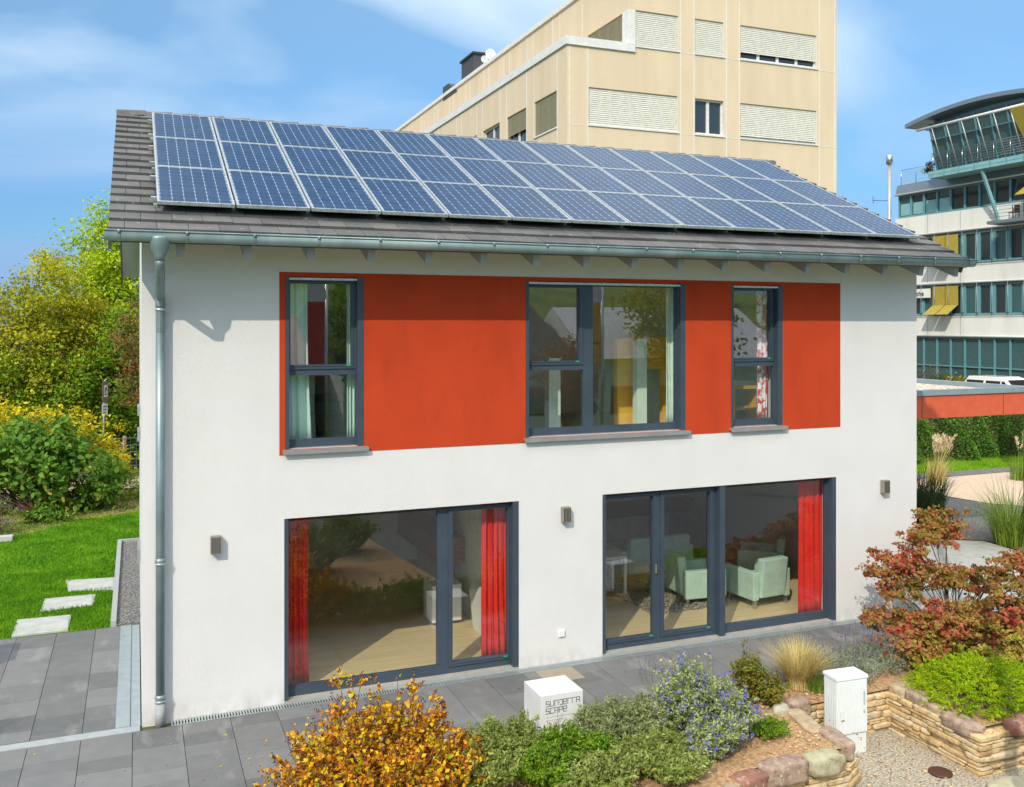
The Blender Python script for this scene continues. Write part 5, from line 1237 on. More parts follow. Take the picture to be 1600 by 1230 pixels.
def boulder(c, dims, rz, seed, m, label, rough=0.07, p=3.4):
    mb = MB(); rock_mesh(mb, c, dims, rz, seed, rough, 3, p)
    o = mb.build('boulder', m, None, (c[0], c[1], c[2]-dims[2]/2), fixn=False); return tag(o, label, 'boulder', 'boulders capping the garden walls')
def rk(n, a, b):
    m = mat(n, a, 0.95, col2=b, nscale=9, bump=1.0, bscale=26, detail=9); weather(m, (0.46, 0.42, 0.30), 0.6, 14, 0.56, 0.66); return m
RB = rk('brown_stone', (0.40, 0.285, 0.21), (0.23, 0.16, 0.12)); RG = rk('grey_green_stone', (0.46, 0.43, 0.28), (0.32, 0.30, 0.19)); RT = rk('tan_stone', (0.48, 0.37, 0.23), (0.33, 0.25, 0.16)); RW = rk('pale_stone', (0.50, 0.48, 0.38), (0.34, 0.33, 0.25)); RRED = rk('red_stone', (0.34, 0.15, 0.10), (0.22, 0.10, 0.075))
boulder((9.07, -2.84, -0.01), (0.22, 0.36, 0.17), 0.0, 1, RB, 'dark brown square block on the stone wall just left of the juniper', p=9, rough=0.025)
boulder((9.06, -3.12, -0.03), (0.20, 0.22, 0.15), 0.0, 2, RT, 'tan block on the stone wall between the brown block and the juniper', p=8, rough=0.03)
boulder((9.08, -2.50, -0.02), (0.24, 0.28, 0.15), 0.1, 3, RT, 'rounded tan stone at the inner corner of the stone wall', p=5, rough=0.04)
boulder((9.03, -3.50, -0.05), (0.26, 0.54, 0.17), -0.06, 4, RB, 'long purple brown boulder hanging over the wall under the juniper', p=4, rough=0.05)
boulder((9.58, -3.84, 0.00), (0.42, 0.24, 0.18), 0.1, 5, RRED, 'reddish boulder at the right edge under the juniper', p=4, rough=0.05)
boulder((7.52, -2.40, -0.02), (0.30, 0.20, 0.20), 0.1, 6, RB, 'brown block directly left of the cabinet top edge', p=7, rough=0.03)
boulder((7.22, -2.46, -0.01), (0.22, 0.20, 0.19), 0.5, 7, RW, 'round pale stone next to the small red berry bush', p=2.4, rough=0.04)
boulder((8.45, -2.33, -0.08), (0.60, 0.20, 0.10), 0.0, 8, RT, 'flat tan stone on the wall between the cabinet and the inner corner', p=6, rough=0.03)
boulder((7.29, -2.80, -0.02), (0.22, 0.66, 0.10), -0.24, 9, RT, 'long flat tan slab lying left of the cabinet', p=6, rough=0.03)
boulder((7.33, -3.27, -0.08), (0.23, 0.50, 0.22), -0.10, 10, RB, 'brown block at the foot of the white cabinet', p=8, rough=0.03)
boulder((6.90, -3.58, -0.09), (0.46, 0.24, 0.23), 0.05, 11, RG, 'large mossy green boulder at the bottom edge', p=5, rough=0.06)
boulder((6.36, -3.58, -0.09), (0.56, 0.24, 0.23), 0.02, 12, RB, 'large brown block with a chisel mark left of the mossy boulder', p=8, rough=0.04)
boulder((5.86, -3.66, -0.09), (0.42, 0.24, 0.20), 0.2, 13, RRED, 'reddish stone below the blue flowering shrub', p=5, rough=0.05)
boulder((5.48, -3.94, -0.08), (0.44, 0.30, 0.22), 0.75, 14, RT, 'golden tan boulder at the bottom edge below the green shrubs', p=4, rough=0.05)
boulder((8.95, -4.32, -0.46), (0.75, 0.5, 0.20), 0.1, 15, RG, 'flat grey boulder cut by the bottom edge near the manhole cover', p=3)
rg = np.random.default_rng(31); mb = MB()
for i in range(420):
    a, b = rg.uniform(5.2, 8.9), rg.uniform(-3.4, -1.7)
    if -2.42 > b and a > 7.3: b = rg.uniform(-5.0, -2.6); zz = -0.492
    else: zz = 0.0
    s = rg.uniform(0.012, 0.05); rock_mesh(mb, (a, b, zz), (s, s*rg.uniform(.6, 1), s*0.6), rg.random()*3, i, 0.1, 1, 2.5)
tag(mb.build('loose_stones', M['sandstone'], fixn=False), kind='stuff')
rg = np.random.default_rng(32); k = 700; P = np.column_stack([rg.uniform(6.0, 9.9, k), rg.uniform(-3.9, -1.8, k), np.full(k, 0.005)])
inn = (P[:, 0] > 7.7) & (P[:, 0] < 8.9) & (P[:, 1] < -2.5); P[inn, 2] = -0.488; P = P[inn | (rg.random(k) < 0.6)]
tag(leaf_mesh('fallen_leaves', P, rg.normal(size=(len(P), 3))*0.4+np.array([0, 0, 1]), np.full(len(P), 0.03), island_mat('dry_leaf', [(0, (0.20, 0.07, 0.03)), (0.6, (0.42, 0.18, 0.06)), (1, (0.50, 0.36, 0.16))], 0.8), None, ratio=0.7), kind='stuff')

# ================================================================ PLANTS
def IM(n, cols, **k): k.setdefault('translucent', 0.35); return island_mat(n, cols, 0.6, **k)
L_orange = IM('autumn_orange_leaf', [(0, (0.20, 0.05, 0.02)), (0.2, (0.48, 0.15, 0.02)), (0.42, (0.80, 0.36, 0.015)), (0.62, (0.90, 0.56, 0.02)), (0.86, (0.62, 0.56, 0.02)), (0.94, (0.26, 0.40, 0.015)), (1, (0.14, 0.30, 0.015))], nscale=3, noise_amt=0.22)
L_seed = IM('dark_seed_head', [(0, (0.05, 0.015, 0.015)), (1, (0.16, 0.05, 0.03))], translucent=0)
L_maple = IM('maple_leaf', [(0, (0.13, 0.14, 0.02)), (0.25, (0.28, 0.24, 0.035)), (0.48, (0.40, 0.20, 0.07)), (0.7, (0.50, 0.12, 0.07)), (0.88, (0.44, 0.05, 0.05)), (1, (0.26, 0.02, 0.03))], nscale=1.6, noise_amt=0.4)
L_maple_low = IM('maple_leaf_green', [(0, (0.16, 0.20, 0.02)), (0.4, (0.36, 0.36, 0.04)), (0.7, (0.52, 0.34, 0.09)), (1, (0.50, 0.12, 0.06))], nscale=1.6, noise_amt=0.5)
L_olive = IM('olive_leaf', [(0, (0.13, 0.18, 0.03)), (0.6, (0.30, 0.38, 0.09)), (1, (0.50, 0.54, 0.20))], nscale=3)
L_green = IM('fresh_green_leaf', [(0, (0.07, 0.17, 0.012)), (0.6, (0.18, 0.34, 0.02)), (0.93, (0.34, 0.46, 0.03)), (1, (0.50, 0.42, 0.02))], nscale=3)
M['stalk_green'] = mat('green_stalk', (0.16, 0.20, 0.08), 0.9)
L_sage2 = IM('sage_leaf_soft', [(0, (0.15, 0.19, 0.07)), (0.6, (0.32, 0.38, 0.16)), (1, (0.50, 0.55, 0.28))], nscale=3)
L_sage = IM('sage_leaf', [(0, (0.22, 0.28, 0.08)), (0.5, (0.42, 0.50, 0.19)), (1, (0.62, 0.68, 0.36))], nscale=3)
L_grey = IM('silver_leaf', [(0, (0.17, 0.21, 0.13)), (0.6, (0.34, 0.39, 0.27)), (1, (0.50, 0.54, 0.42))], nscale=4)
L_blue = IM('blue_flower', [(0, (0.09, 0.09, 0.42)), (0.6, (0.20, 0.20, 0.66)), (1, (0.34, 0.34, 0.78))], translucent=0.2)
L_purple = IM('lavender_flower', [(0, (0.10, 0.05, 0.22)), (1, (0.26, 0.16, 0.48))], translucent=0.2)
L_rust = IM('rust_green_leaf', [(0, (0.24, 0.07, 0.02)), (0.35, (0.22, 0.20, 0.03)), (0.7, (0.22, 0.32, 0.04)), (1, (0.50, 0.18, 0.06))], nscale=4, noise_amt=.5)
L_jun = IM('golden_juniper_leaf', [(0, (0.09, 0.20, 0.008)), (0.35, (0.24, 0.40, 0.008)), (0.7, (0.46, 0.60, 0.012)), (1, (0.66, 0.68, 0.03))], nscale=4, noise_amt=0.4)
L_straw = IM('straw_blade', [(0, (0.34, 0.30, 0.06)), (0.5, (0.66, 0.52, 0.20)), (1, (0.88, 0.74, 0.42))], translucent=0.3)
L_reed = IM('reed_blade', [(0, (0.08, 0.16, 0.02)), (0.6, (0.20, 0.32, 0.04)), (1, (0.42, 0.50, 0.08))], translucent=0.3)
L_reed_dark = IM('dark_reed_blade', [(0, (0.02, 0.045, 0.015)), (1, (0.09, 0.13, 0.04))], translucent=0.3)
L_plume = IM('plume', [(0, (0.62, 0.50, 0.28)), (1, (0.92, 0.82, 0.60))], translucent=0.3)
L_hedge = IM('hedge_leaf', [(0, (0.04, 0.11, 0.010)), (0.6, (0.12, 0.27, 0.03)), (1, (0.30, 0.46, 0.08))], nscale=2.5)
L_buckeye = IM('broad_bush_leaf', [(0, (0.05, 0.13, 0.015)), (0.6, (0.13, 0.27, 0.03)), (0.88, (0.25, 0.38, 0.06)), (0.95, (0.42, 0.32, 0.05)), (1, (0.45, 0.20, 0.08))], nscale=1.5, noise_amt=0.2)
L_yellow = IM('yellow_bush_leaf', [(0, (0.24, 0.32, 0.015)), (0.4, (0.62, 0.56, 0.02)), (1, (0.90, 0.62, 0.03))], nscale=1.5)
L_tree1 = IM('olive_gold_leaf', [(0, (0.16, 0.20, 0.015)), (0.4, (0.36, 0.38, 0.02)), (0.75, (0.52, 0.48, 0.03)), (1, (0.60, 0.42, 0.06))], nscale=0.5, noise_amt=0.5)
L_tree2 = IM('lime_leaf', [(0, (0.20, 0.34, 0.01)), (0.5, (0.42, 0.56, 0.015)), (1, (0.62, 0.68, 0.03))], nscale=0.5, noise_amt=0.5)
L_tree3 = IM('deep_green_leaf', [(0, (0.05, 0.12, 0.01)), (0.5, (0.17, 0.31, 0.015)), (1, (0.38, 0.50, 0.03))], nscale=0.5, noise_amt=0.5)
L_rowan = IM('rowan_leaf', [(0, (0.08, 0.11, 0.02)), (0.6, (0.22, 0.18, 0.05)), (1, (0.36, 0.10, 0.05))], nscale=1)
L_berry = IM('berry', [(0, (0.50, 0.04, 0.02)), (1, (0.70, 0.10, 0.04))], translucent=0)

def add_heads(root, base, cc, m, name, n, per, sig, size, seed, up=0.05, ratio=0.8):
    rg = np.random.default_rng(seed); idx = rg.choice(len(cc), min(n, len(cc)), replace=False); P = []
    for c in cc[idx]: P.append(c+np.array([0, 0, up])+rg.normal(size=(per, 3))*sig)
    P = np.vstack(P); leaf_mesh(name, P, rg.normal(size=P.shape)+np.array([0, -.3, .8]), np.full(len(P), size), m, root, base, ratio, seed)

# orange autumn bush
b0 = (2.12, -2.66, 0.0)
shoot_bush('autumn_shrub', 'orange and yellow autumn shrub at the bottom edge of the paving', 'shrub', b0,
    [(1.86, -2.74, dict(n=95, rx=0.72, ry=0.55, h=1.02, per=14, twig=0.13, start=0.30, flat=0.5)), (2.45, -2.64, dict(n=70, rx=0.58, ry=0.5, h=1.02, per=14, twig=0.13, start=0.30, flat=0.5)),
     (1.42, -3.0, dict(n=50, rx=0.62, ry=0.4, h=0.68, per=14, twig=0.12, start=0.2)), (2.80, -2.95, dict(n=45, rx=0.5, ry=0.4, h=0.62, per=14, twig=0.12, start=0.2)), (2.1, -3.35, dict(n=50, rx=0.8, ry=0.4, h=0.8, per=14, twig=0.12, start=0.25))],
    L_orange, 0.046, 101, None, 0.72, head=L_seed, head_n=9, head_size=0.021, head_sp=0.026, head_frac=0.6, head_name='seed_heads', stem_r=0.006)
def low(name, label, base, fans, leaf, size, seed, ratio=0.35, **k):
    return shoot_bush(name, label, 'shrub', base, fans, leaf, size, seed, 'low green shrubs in the front bed', ratio, **k)
low('low_shrub', 'olive green low shrub right beside the orange bush', (3.42, -2.72, 0), [(3.35, -2.62, dict(n=130, rx=.42, ry=.40, h=.44, per=18, twig=.09, start=.1)), (3.78, -2.50, dict(n=100, rx=.36, ry=.34, h=.42, per=18, twig=.09, start=.1)), (3.15, -3.0, dict(n=90, rx=.4, ry=.35, h=.42, per=18, twig=.09, start=.1))], L_olive, 0.050, 111)
low('low_shrub', 'bright green low shrub below the white display cube', (4.10, -2.85, 0), [(4.1, -2.80, dict(n=120, rx=.38, ry=.32, h=.40, per=18, twig=.08, start=.1)), (4.4, -2.9, dict(n=90, rx=.34, ry=.3, h=.34, per=18, twig=.08, start=.1)), (3.8, -3.1, dict(n=80, rx=.36, ry=.3, h=.36, per=18, twig=.08, start=.1))], L_green, 0.040, 112, 0.45)
low('low_shrub', 'grey green low shrub right of the display cube', (4.95, -2.62, 0), [(4.85, -2.55, dict(n=130, rx=.42, ry=.34, h=.46, per=18, twig=.09, start=.1)), (5.20, -2.62, dict(n=100, rx=.34, ry=.34, h=.42, per=18, twig=.09, start=.1)), (4.75, -2.30, dict(n=60, rx=.26, ry=.2, h=.36, per=18, twig=.08, start=.1))], L_sage2, 0.050, 113, 0.3)
low('low_shrub', 'small green ground cover right of the blue flowers', (6.62, -2.92, 0), [(6.66, -2.95, dict(n=80, rx=.28, ry=.24, h=.20, per=18, twig=.06, start=.05, flat=.7)), (6.45, -2.7, dict(n=50, rx=.2, ry=.2, h=.18, per=16, twig=.06, start=.05))], L_green, 0.028, 114)
low('low_shrub', 'olive green shrub at the bottom edge left of the tan boulder', (4.9, -3.30, 0), [(4.95, -3.2, dict(n=130, rx=.42, ry=.32, h=.32, per=18, twig=.09, start=.05)), (4.3, -3.4, dict(n=110, rx=.45, ry=.35, h=.34, per=18, twig=.09, start=.05)), (5.3, -3.05, dict(n=70, rx=.3, ry=.25, h=.28, per=18, twig=.08, start=.05)), (5.1, -3.5, dict(n=80, rx=.4, ry=.25, h=.26, per=18, twig=.08, start=.05))], L_olive, 0.046, 115)
# spindly stems in front of the cube
mb = MB(); t = thing('seed_stalks', 'thin dark seed stalks in front of the white display cube', 'plant', (4.35, -2.32, 0)); rg = np.random.default_rng(8); P = []
for i in range(11):
    x = rg.uniform(-0.18, 0.28); tp = (x+rg.normal()*0.04, rg.normal()*0.03, rg.uniform(0.22, 0.46)); mb.tube([(x, 0, 0), (x, 0, 0.2), tp], 0.0018, 4)
    for k in range(9): q = 0.35+0.65*k/9; P.append((x+(tp[0]-x)*q, tp[1]*q, tp[2]*q))
mb.build('stalks', M['twig'], t); P = np.array(P); leaf_mesh('pods', P+rg.normal(size=P.shape)*0.004, rg.normal(size=P.shape), np.full(len(P), 0.016), L_olive, t, (0, 0, 0), 0.7, 4)

# blue flowering shrub
shoot_bush('blue_flower_shrub', 'large grey green shrub dotted with blue flowers', 'shrub', (5.86, -2.86, 0),
    [(5.80, -2.75, dict(n=130, rx=.52, ry=.42, h=.86, per=17, twig=.11, start=.15)), (6.08, -2.98, dict(n=110, rx=.44, ry=.40, h=.62, per=17, twig=.11, start=.1)), (5.72, -2.48, dict(n=60, rx=.38, ry=.3, h=.74, per=16, twig=.10, start=.2)), (5.78, -3.20, dict(n=80, rx=.42, ry=.26, h=.40, per=17, twig=.10, start=.1))],
    L_sage, 0.042, 121, None, 0.42, head=L_blue, head_n=11, head_size=0.019, head_sp=0.022, head_frac=0.34, stem=M['stalk_green'])
# lavender clumps
def lavender(name, label, base, rad, h, nsp, seed, leafm, flower=True, n=2200):
    rg = np.random.default_rng(seed); t = thing(name, label, 'lavender', base, 'lavender clumps')
    p, nn, cc = crown(rg, [(base[0], base[1], base[2]+h*0.42, rad, rad*0.85, h*0.42)], 90, n//90, 0.045, 0.4)
    kk = p[:, 2] > base[2]; p, nn = p[kk], nn[kk]; td = (p-np.array(base)); td /= np.linalg.norm(td, axis=1, keepdims=True)
    leaf_mesh('leaves', p, nn, np.full(len(p), 0.042), leafm, t, base, 0.22, seed, tipdir=td*0.8+np.array([0, 0, .7]))
    mb = MB(); P = []
    for i in range(nsp):
        a = rg.random()*6.28; r = rad*math.sqrt(rg.random()); bx_, by_ = r*math.cos(a)*0.7, r*math.sin(a)*0.6; tx_, ty_ = bx_*1.7+rg.normal()*.03, by_*1.7+rg.normal()*.03; hz = h*rg.uniform(1.0, 1.5)
        mb.tube([(bx_, by_, h*0.5), ((bx_+tx_)/2, (by_+ty_)/2, h*0.85), (tx_, ty_, hz)], 0.0016, 3, cap=False)
        for k in range(7): P.append((base[0]+tx_, base[1]+ty_, base[2]+hz-0.01+k*0.010))
    mb.build('flower_stalks', M['twig'] if not flower else leafm, t, fixn=False); P = np.array(P)+rg.normal(size=(len(P), 3))*0.004
    leaf_mesh('flowers', P, rg.normal(size=P.shape), np.full(len(P), 0.016), L_purple, t, base, 0.7, seed+1); return t
lavender('lavender', 'lavender with purple spikes behind the blue flowering shrub', (5.95, -2.05, 0), 0.42, 0.42, 70, 131, L_sage)
lavender('lavender', 'silver grey lavender between the straw grass and the maple', (8.75, -1.85, 0), 0.52, 0.40, 60, 132, L_grey, n=5200)
lavender('lavender', 'silver lavender directly behind the white cabinet', (8.35, -2.15, 0), 0.34, 0.30, 20, 133, L_grey, n=3000)
lavender('lavender', 'lavender spikes at the patio edge left of the maple', (9.35, -1.75, 0), 0.45, 0.34, 60, 134, L_grey, n=3600)
# rust bush
shoot_bush('berry_bush', 'small rust and green bush right of the blue flowers', 'shrub', (7.02, -2.12, 0), [(7.0, -2.1, dict(n=60, rx=.26, ry=.24, h=.62, per=14, twig=.09, start=.15)), (7.2, -2.3, dict(n=40, rx=.24, ry=.2, h=.36, per=14, twig=.08, start=.1))], L_rust, 0.036, 141, None, 0.6)
# straw grass
def grass_tuft(name, label, base, n, length, spread, droop, w, m, seed, r0=0.1, lean=(0, 0), group='ornamental grasses', cat='ornamental grass', plumes=0, pm=None, pl=0.25, m2=None):
    rg = np.random.default_rng(seed); t = thing(name, label, cat, base, group)
    V, F = blades(rg, (0, 0, 0), n, length, spread, droop, w, r0, lean); raw('blades', V, F, m, t)
    if plumes:
        mb = MB(); P = []; D = []
        for i in range(plumes):
            a = rg.random()*6.28; o = rg.uniform(0.05, spread*0.65)*length; tx_, ty_, tz_ = o*math.cos(a)+lean[0]*length, o*math.sin(a)+lean[1]*length, length*rg.uniform(0.9, 1.2)
            mb.tube([(0.3*r0*math.cos(a), 0.3*r0*math.sin(a), 0), (tx_*0.5, ty_*0.5, tz_*0.6), (tx_, ty_, tz_)], 0.004, 4, cap=False)
            bend = rg.normal(size=2)*0.25
            for k in range(int(46)):
                s = rg.random(); q = np.array([tx_+bend[0]*pl*s, ty_+bend[1]*pl*s, tz_+pl*s*(1-0.25*s)]); P.append(q+rg.normal(size=3)*0.018*(1-s*0.7)); D.append((bend[0]+rg.normal()*0.3, bend[1]+rg.normal()*0.3, 0.8))
        mb.build('plume_stalks', m, t, fixn=False); P = np.array(P)
        leaf_mesh('plumes', P, rg.normal(size=P.shape), np.full(len(P), pl*0.35), pm or L_plume, t, (0, 0, 0), 0.13, seed+5, tipdir=np.array(D))
    return t
grass_tuft('feather_grass', 'straw yellow feather grass left of the white cabinet', (7.90, -1.95, 0), 1500, 0.70, 0.85, 0.50, 0.0065, L_straw, 151, 0.13)
t = grass_tuft('feather_grass', 'short green grass tuft at the foot of the straw grass', (8.05, -2.1, 0), 260, 0.34, 0.6, 0.4, 0.006, L_reed, 152, 0.14)
# reeds on the right
grass_tuft('reed_clump', 'tall green reed clump on the dark gravel at the right edge', (17.3, 2.75, 0), 620, 1.85, 0.95, 0.75, 0.014, L_reed, 161, 0.34, group='reed clumps')
grass_tuft('reed_clump', 'dark reed clump next to the house corner', (16.7, 5.0, 0), 520, 1.75, 0.8, 0.7, 0.014, L_reed_dark, 162, 0.45, group='reed clumps')
grass_tuft('reed_clump', 'dark reed clump at the edge of the light gravel beside the house', (18.4, 6.1, 0), 300, 1.35, 0.6, 0.5, 0.02, L_reed_dark, 163, 0.4, group='reed clumps')
grass_tuft('reed_clump', 'reed clump at the right edge behind the green reeds', (19.4, 3.1, 0), 300, 1.5, 0.6, 0.5, 0.02, L_reed_dark, 164, 0.35, group='reed clumps')
for i, (x, y, lb, ln, npl) in enumerate(((21.7, 9.0, 'pampas grass with cream plumes nearest the house, before the hedge', 1.25, 26), (20.3, 9.2, 'small tan pampas grass beside the house corner', 1.2, 9), (24.7, 8.7, 'pampas grass with a few plumes in the middle of the hedge', 1.2, 8), (26.5, 7.6, 'tall pampas grass with tan plumes at the right edge', 1.9, 15))):
    grass_tuft('pampas_grass', lb, (x, y, 0), 220, ln*0.8, 0.5, 0.5, 0.014, L_straw if i in (0, 1) else L_reed, 170+i, 0.25, (0.16, -0.05), 'pampas grasses', plumes=npl, pl=0.42)
# hedge
rg = np.random.default_rng(181); n = 26000
P = np.column_stack([rg.uniform(15.5, 31.5, n), 12.9+rg.uniform(-0.7, 0.9, n), rg.uniform(0.02, 1.75, n)])
P[:, 1] += 0.12*np.sin(P[:, 0]*2.3)+0.10*np.sin(P[:, 0]*5.1+P[:, 2]*4); edge = rg.random(n) < 0.7; P[edge, 1] = 12.25+0.14*np.sin(P[edge, 0]*2.3)+0.12*np.sin(P[edge, 0]*5.1+P[edge, 2]*4)+np.abs(rg.normal(size=edge.sum()))*0.09
h = thing('hedge', 'dense dark green hedge under the orange canopy edge', 'hedge', (23, 12.9, 0)); leaf_mesh('leaves', P, rg.normal(size=(n, 3))*0.8+np.array([0, -0.7, 0.5]), 0.07+0.05*rg.random(n), L_hedge, h, (23, 12.9, 0), 0.5, 3)
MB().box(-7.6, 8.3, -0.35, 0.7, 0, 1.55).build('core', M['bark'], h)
bush('dark_shrub', 'dark shrub with white blooms at the right end of the hedge', 'shrub', (31.5, 13.0, 0), [(31.5, 13.2, 1.0, 1.6, 1.0, 1.1)], 60, 60, 0.2, 0.12, L_hedge, 182, stem_n=8)
# flower bed in front of the teal office
rg = np.random.default_rng(191)
bush('flower_hedge', 'orange flowering planting below the teal office windows', 'shrub', (46.8, 28, 0), [(46.8, 32.0-1.4*i, 0.75, 0.7, 1.0, 0.85) for i in range(9)], 150, 60, 0.22, 0.16, IM('marigold_leaf', [(0, (0.05, 0.12, 0.01)), (0.6, (0.13, 0.22, 0.02)), (0.74, (0.30, 0.28, 0.02)), (0.82, (0.80, 0.36, 0.01)), (1, (0.85, 0.45, 0.01))], nscale=.6), 191, ratio=.7, stem_n=0)
bush('bare_shrub', 'brown twiggy shrub below the ground floor windows of the teal office', 'shrub', (46.4, 34.5, 0), [(46.4, 35.2, 1.0, 0.8, 1.6, 1.1), (46.4, 33.4, 1.1, .8, 1.2, 1.2)], 90, 22, 0.25, 0.14, IM('dry_twig_leaf', [(0, (0.14, 0.08, 0.07)), (1, (0.34, 0.22, 0.18))]), 192, ratio=.2, stem_n=60, stem_r=0.03)
bush('yellow_shrub', 'small yellow leaved shrub by the house corner and the office', 'shrub', (45.8, 36.9, 0), [(45.8, 36.9, 1.0, .8, .9, 1.0)], 50, 40, 0.2, 0.16, L_yellow, 193, stem_n=10)
bush('terrace_plant', 'spiky brown green potted plant on the office terrace', 'plant', (48.7, 34.9, 14.2), [(48.7, 34.9, 14.9, .45, .55, .6)], 26, 30, 0.1, 0.2, IM('terrace_leaf', [(0, (0.06, 0.06, 0.02)), (1, (0.24, 0.16, 0.06))]), 194, ratio=.2, stem_n=12, tip=1.0)

# golden juniper: feathery sprays
rg = np.random.default_rng(201); root = thing('juniper', 'bright yellow green spreading juniper above the stone wall', 'shrub', (10.0, -3.05, 0)); P = []; D = []
for i in range(820):
    a = rg.random()*6.28; r = math.sqrt(rg.random()); c = np.array([9.92+0.86*r*math.cos(a), -3.02+0.74*r*math.sin(a), 0.0+0.34*(1-r*r)*rg.uniform(0.6, 1.1)])
    dv = np.array([math.cos(a)*0.8+rg.normal()*.4, math.sin(a)*0.8+rg.normal()*.4-0.25, 0.32+rg.normal()*.12]); dv /= np.linalg.norm(dv); L_ = rg.uniform(0.12, 0.26)
    for k in range(46):
        s = rg.random(); P.append(c+dv*L_*s+rg.normal(size=3)*0.020*(1.2-s)); D.append(dv)
P = np.array(P); leaf_mesh('sprays', P, rg.normal(size=P.shape)+np.array([0, 0, .6]), np.full(len(P), 0.036), L_jun, root, (10.0, -3.05, 0), 0.28, 5, tipdir=np.array(D))
mb = MB(); stems(mb, (10.0, -3.05, 0), [P[i] for i in rg.choice(len(P), 60)], 0.012, 0.004, rg); mb.build('stems', M['bark'], root, (10.0, -3.05, 0), fixn=False)

# japanese maple
b0 = (10.75, -1.75, 0)
mp_blobs = [(11.45, -0.98, 1.66, .40, .36, .26), (11.05, -1.0, 1.48, .40, .36, .16), (10.55, -1.05, 1.26, .42, .36, .14), (10.15, -1.05, 1.06, .34, .32, .12), (10.75, -1.3, 1.02, .52, .42, .16), (10.35, -1.25, 0.80, .42, .36, .12), (11.3, -1.5, 0.98, .62, .45, .20), (12.1, -1.75, 1.12, .55, .45, .22),
            (10.0, -1.75, 0.50, .60, .42, .18), (10.55, -2.05, 0.60, .70, .45, .24), (11.2, -2.15, 0.62, .8, .45, .30), (9.62, -1.5, 0.62, .26, .24, .09), (11.9, -2.3, 0.75, .7, .45, .34), (9.85, -2.1, .34, .5, .35, .18)]
mp = bush('japanese_maple', 'red and green japanese maple at the right corner of the house', 'tree', b0, mp_blobs, 720, 28, 0.055, 0.048, L_maple, 211, ratio=0.95, stem_mat=M['bark'], stem_n=70, stem_r=0.013, shape='lobed', flat=0.45, inner=0.25, leafname='crown')
bush('low_maple', 'green and orange low maple leaves spilling beside the juniper', 'shrub', (10.6, -2.45, 0), [(10.0, -2.0, .26, .6, .35, .26), (10.8, -2.35, .30, .7, .35, .28), (11.6, -2.7, .34, .7, .4, .32), (12.4, -3.0, .3, .7, .5, .32)], 260, 28, 0.06, 0.050, L_maple_low, 212, ratio=0.9, shape='lobed', flat=0.5, stem_n=30, stem_mat=M['bark'], minz=0)

# left garden: broad leaved bush, yellow bush, purple flowers
bush('broad_leaf_bush', 'large dark green broad leaved bush on the lawn', 'shrub', (-2.3, 14.2, 0), [(-2.9, 14.4, 1.15, 1.5, 1.1, 1.1), (-1.6, 14.1, 0.95, 1.15, 1.0, 0.95), (-2.2, 14.2, 1.5, 1.0, .9, .8), (-4.3, 14.6, 1.0, 1.2, 1.0, 1.0), (-0.95, 14.2, .75, .55, .7, .7)], 420, 18, 0.15, 0.16, L_buckeye, 221, ratio=0.55, shape='broad', stem_n=40, stem_r=0.02, tip=None, fold=.1)
bush('yellow_bush', 'yellow leaved bush behind the dark green broad leaved bush', 'shrub', (-2.6, 16.3, 0), [(-3.2, 15.9, 1.65, 1.5, .6, 1.0), (-1.7, 15.9, 1.45, 1.0, .6, .95), (-5.0, 16.0, 1.6, 1.4, .6, 1.0), (-0.7, 16.2, .9, .5, .5, .8)], 420, 34, 0.13, 0.10, L_yellow, 222, ratio=.6, stem_n=20)
b0 = (-2.95, 12.0, 0); bl2 = bush('purple_flower_shrub', 'pale purple flowering shrub at the left edge of the lawn', 'shrub', b0, [(-3.0, 12.0, .45, .55, .5, .42), (-3.7, 12.0, .5, .6, .5, .45)], 130, 26, 0.06, 0.05, L_olive, 223, ratio=.4, stem_n=20)
_, _, cc = crown(np.random.default_rng(223), [(-3.0, 12.0, .45, .55, .5, .42), (-3.7, 12.0, .5, .6, .5, .45)], 130, 26, 0.06, 0.45); add_heads(bl2, b0, cc, L_purple, 'flowers', 110, 14, 0.05, 0.028, 224, 0.06)
bush('low_perennial', 'low green perennial at the foot of the broad leaved bush', 'plant', (-2.0, 12.9, 0), [(-2.0, 12.9, .15, .45, .3, .18)], 40, 18, 0.06, 0.09, L_buckeye, 225, ratio=.6, stem_n=0, shape='broad')
bush('low_perennial', 'green shrub beside the gable wall near the lane', 'plant', (-0.25, 15.2, 0), [(-0.3, 15.2, .35, .5, .5, .35)], 60, 22, 0.08, 0.06, L_tree3, 226, ratio=.5, stem_n=0)
sheet('flower_bed', [(-6, 11.2), (-2.4, 11.6), (-1.3, 12.9), (0.2, 13.6), (0.2, 16.9), (-6, 16.9)], 0.004, M['soil'])
o = bx(-3.3, -2.55, 11.0, 11.2, 0, 0.12).build('edging_stone', M['concrete'], origin=(-2.9, 11.1, 0), bevel=.01); tag(o, 'pale edging stone at the left edge of the lawn', 'edging stone')
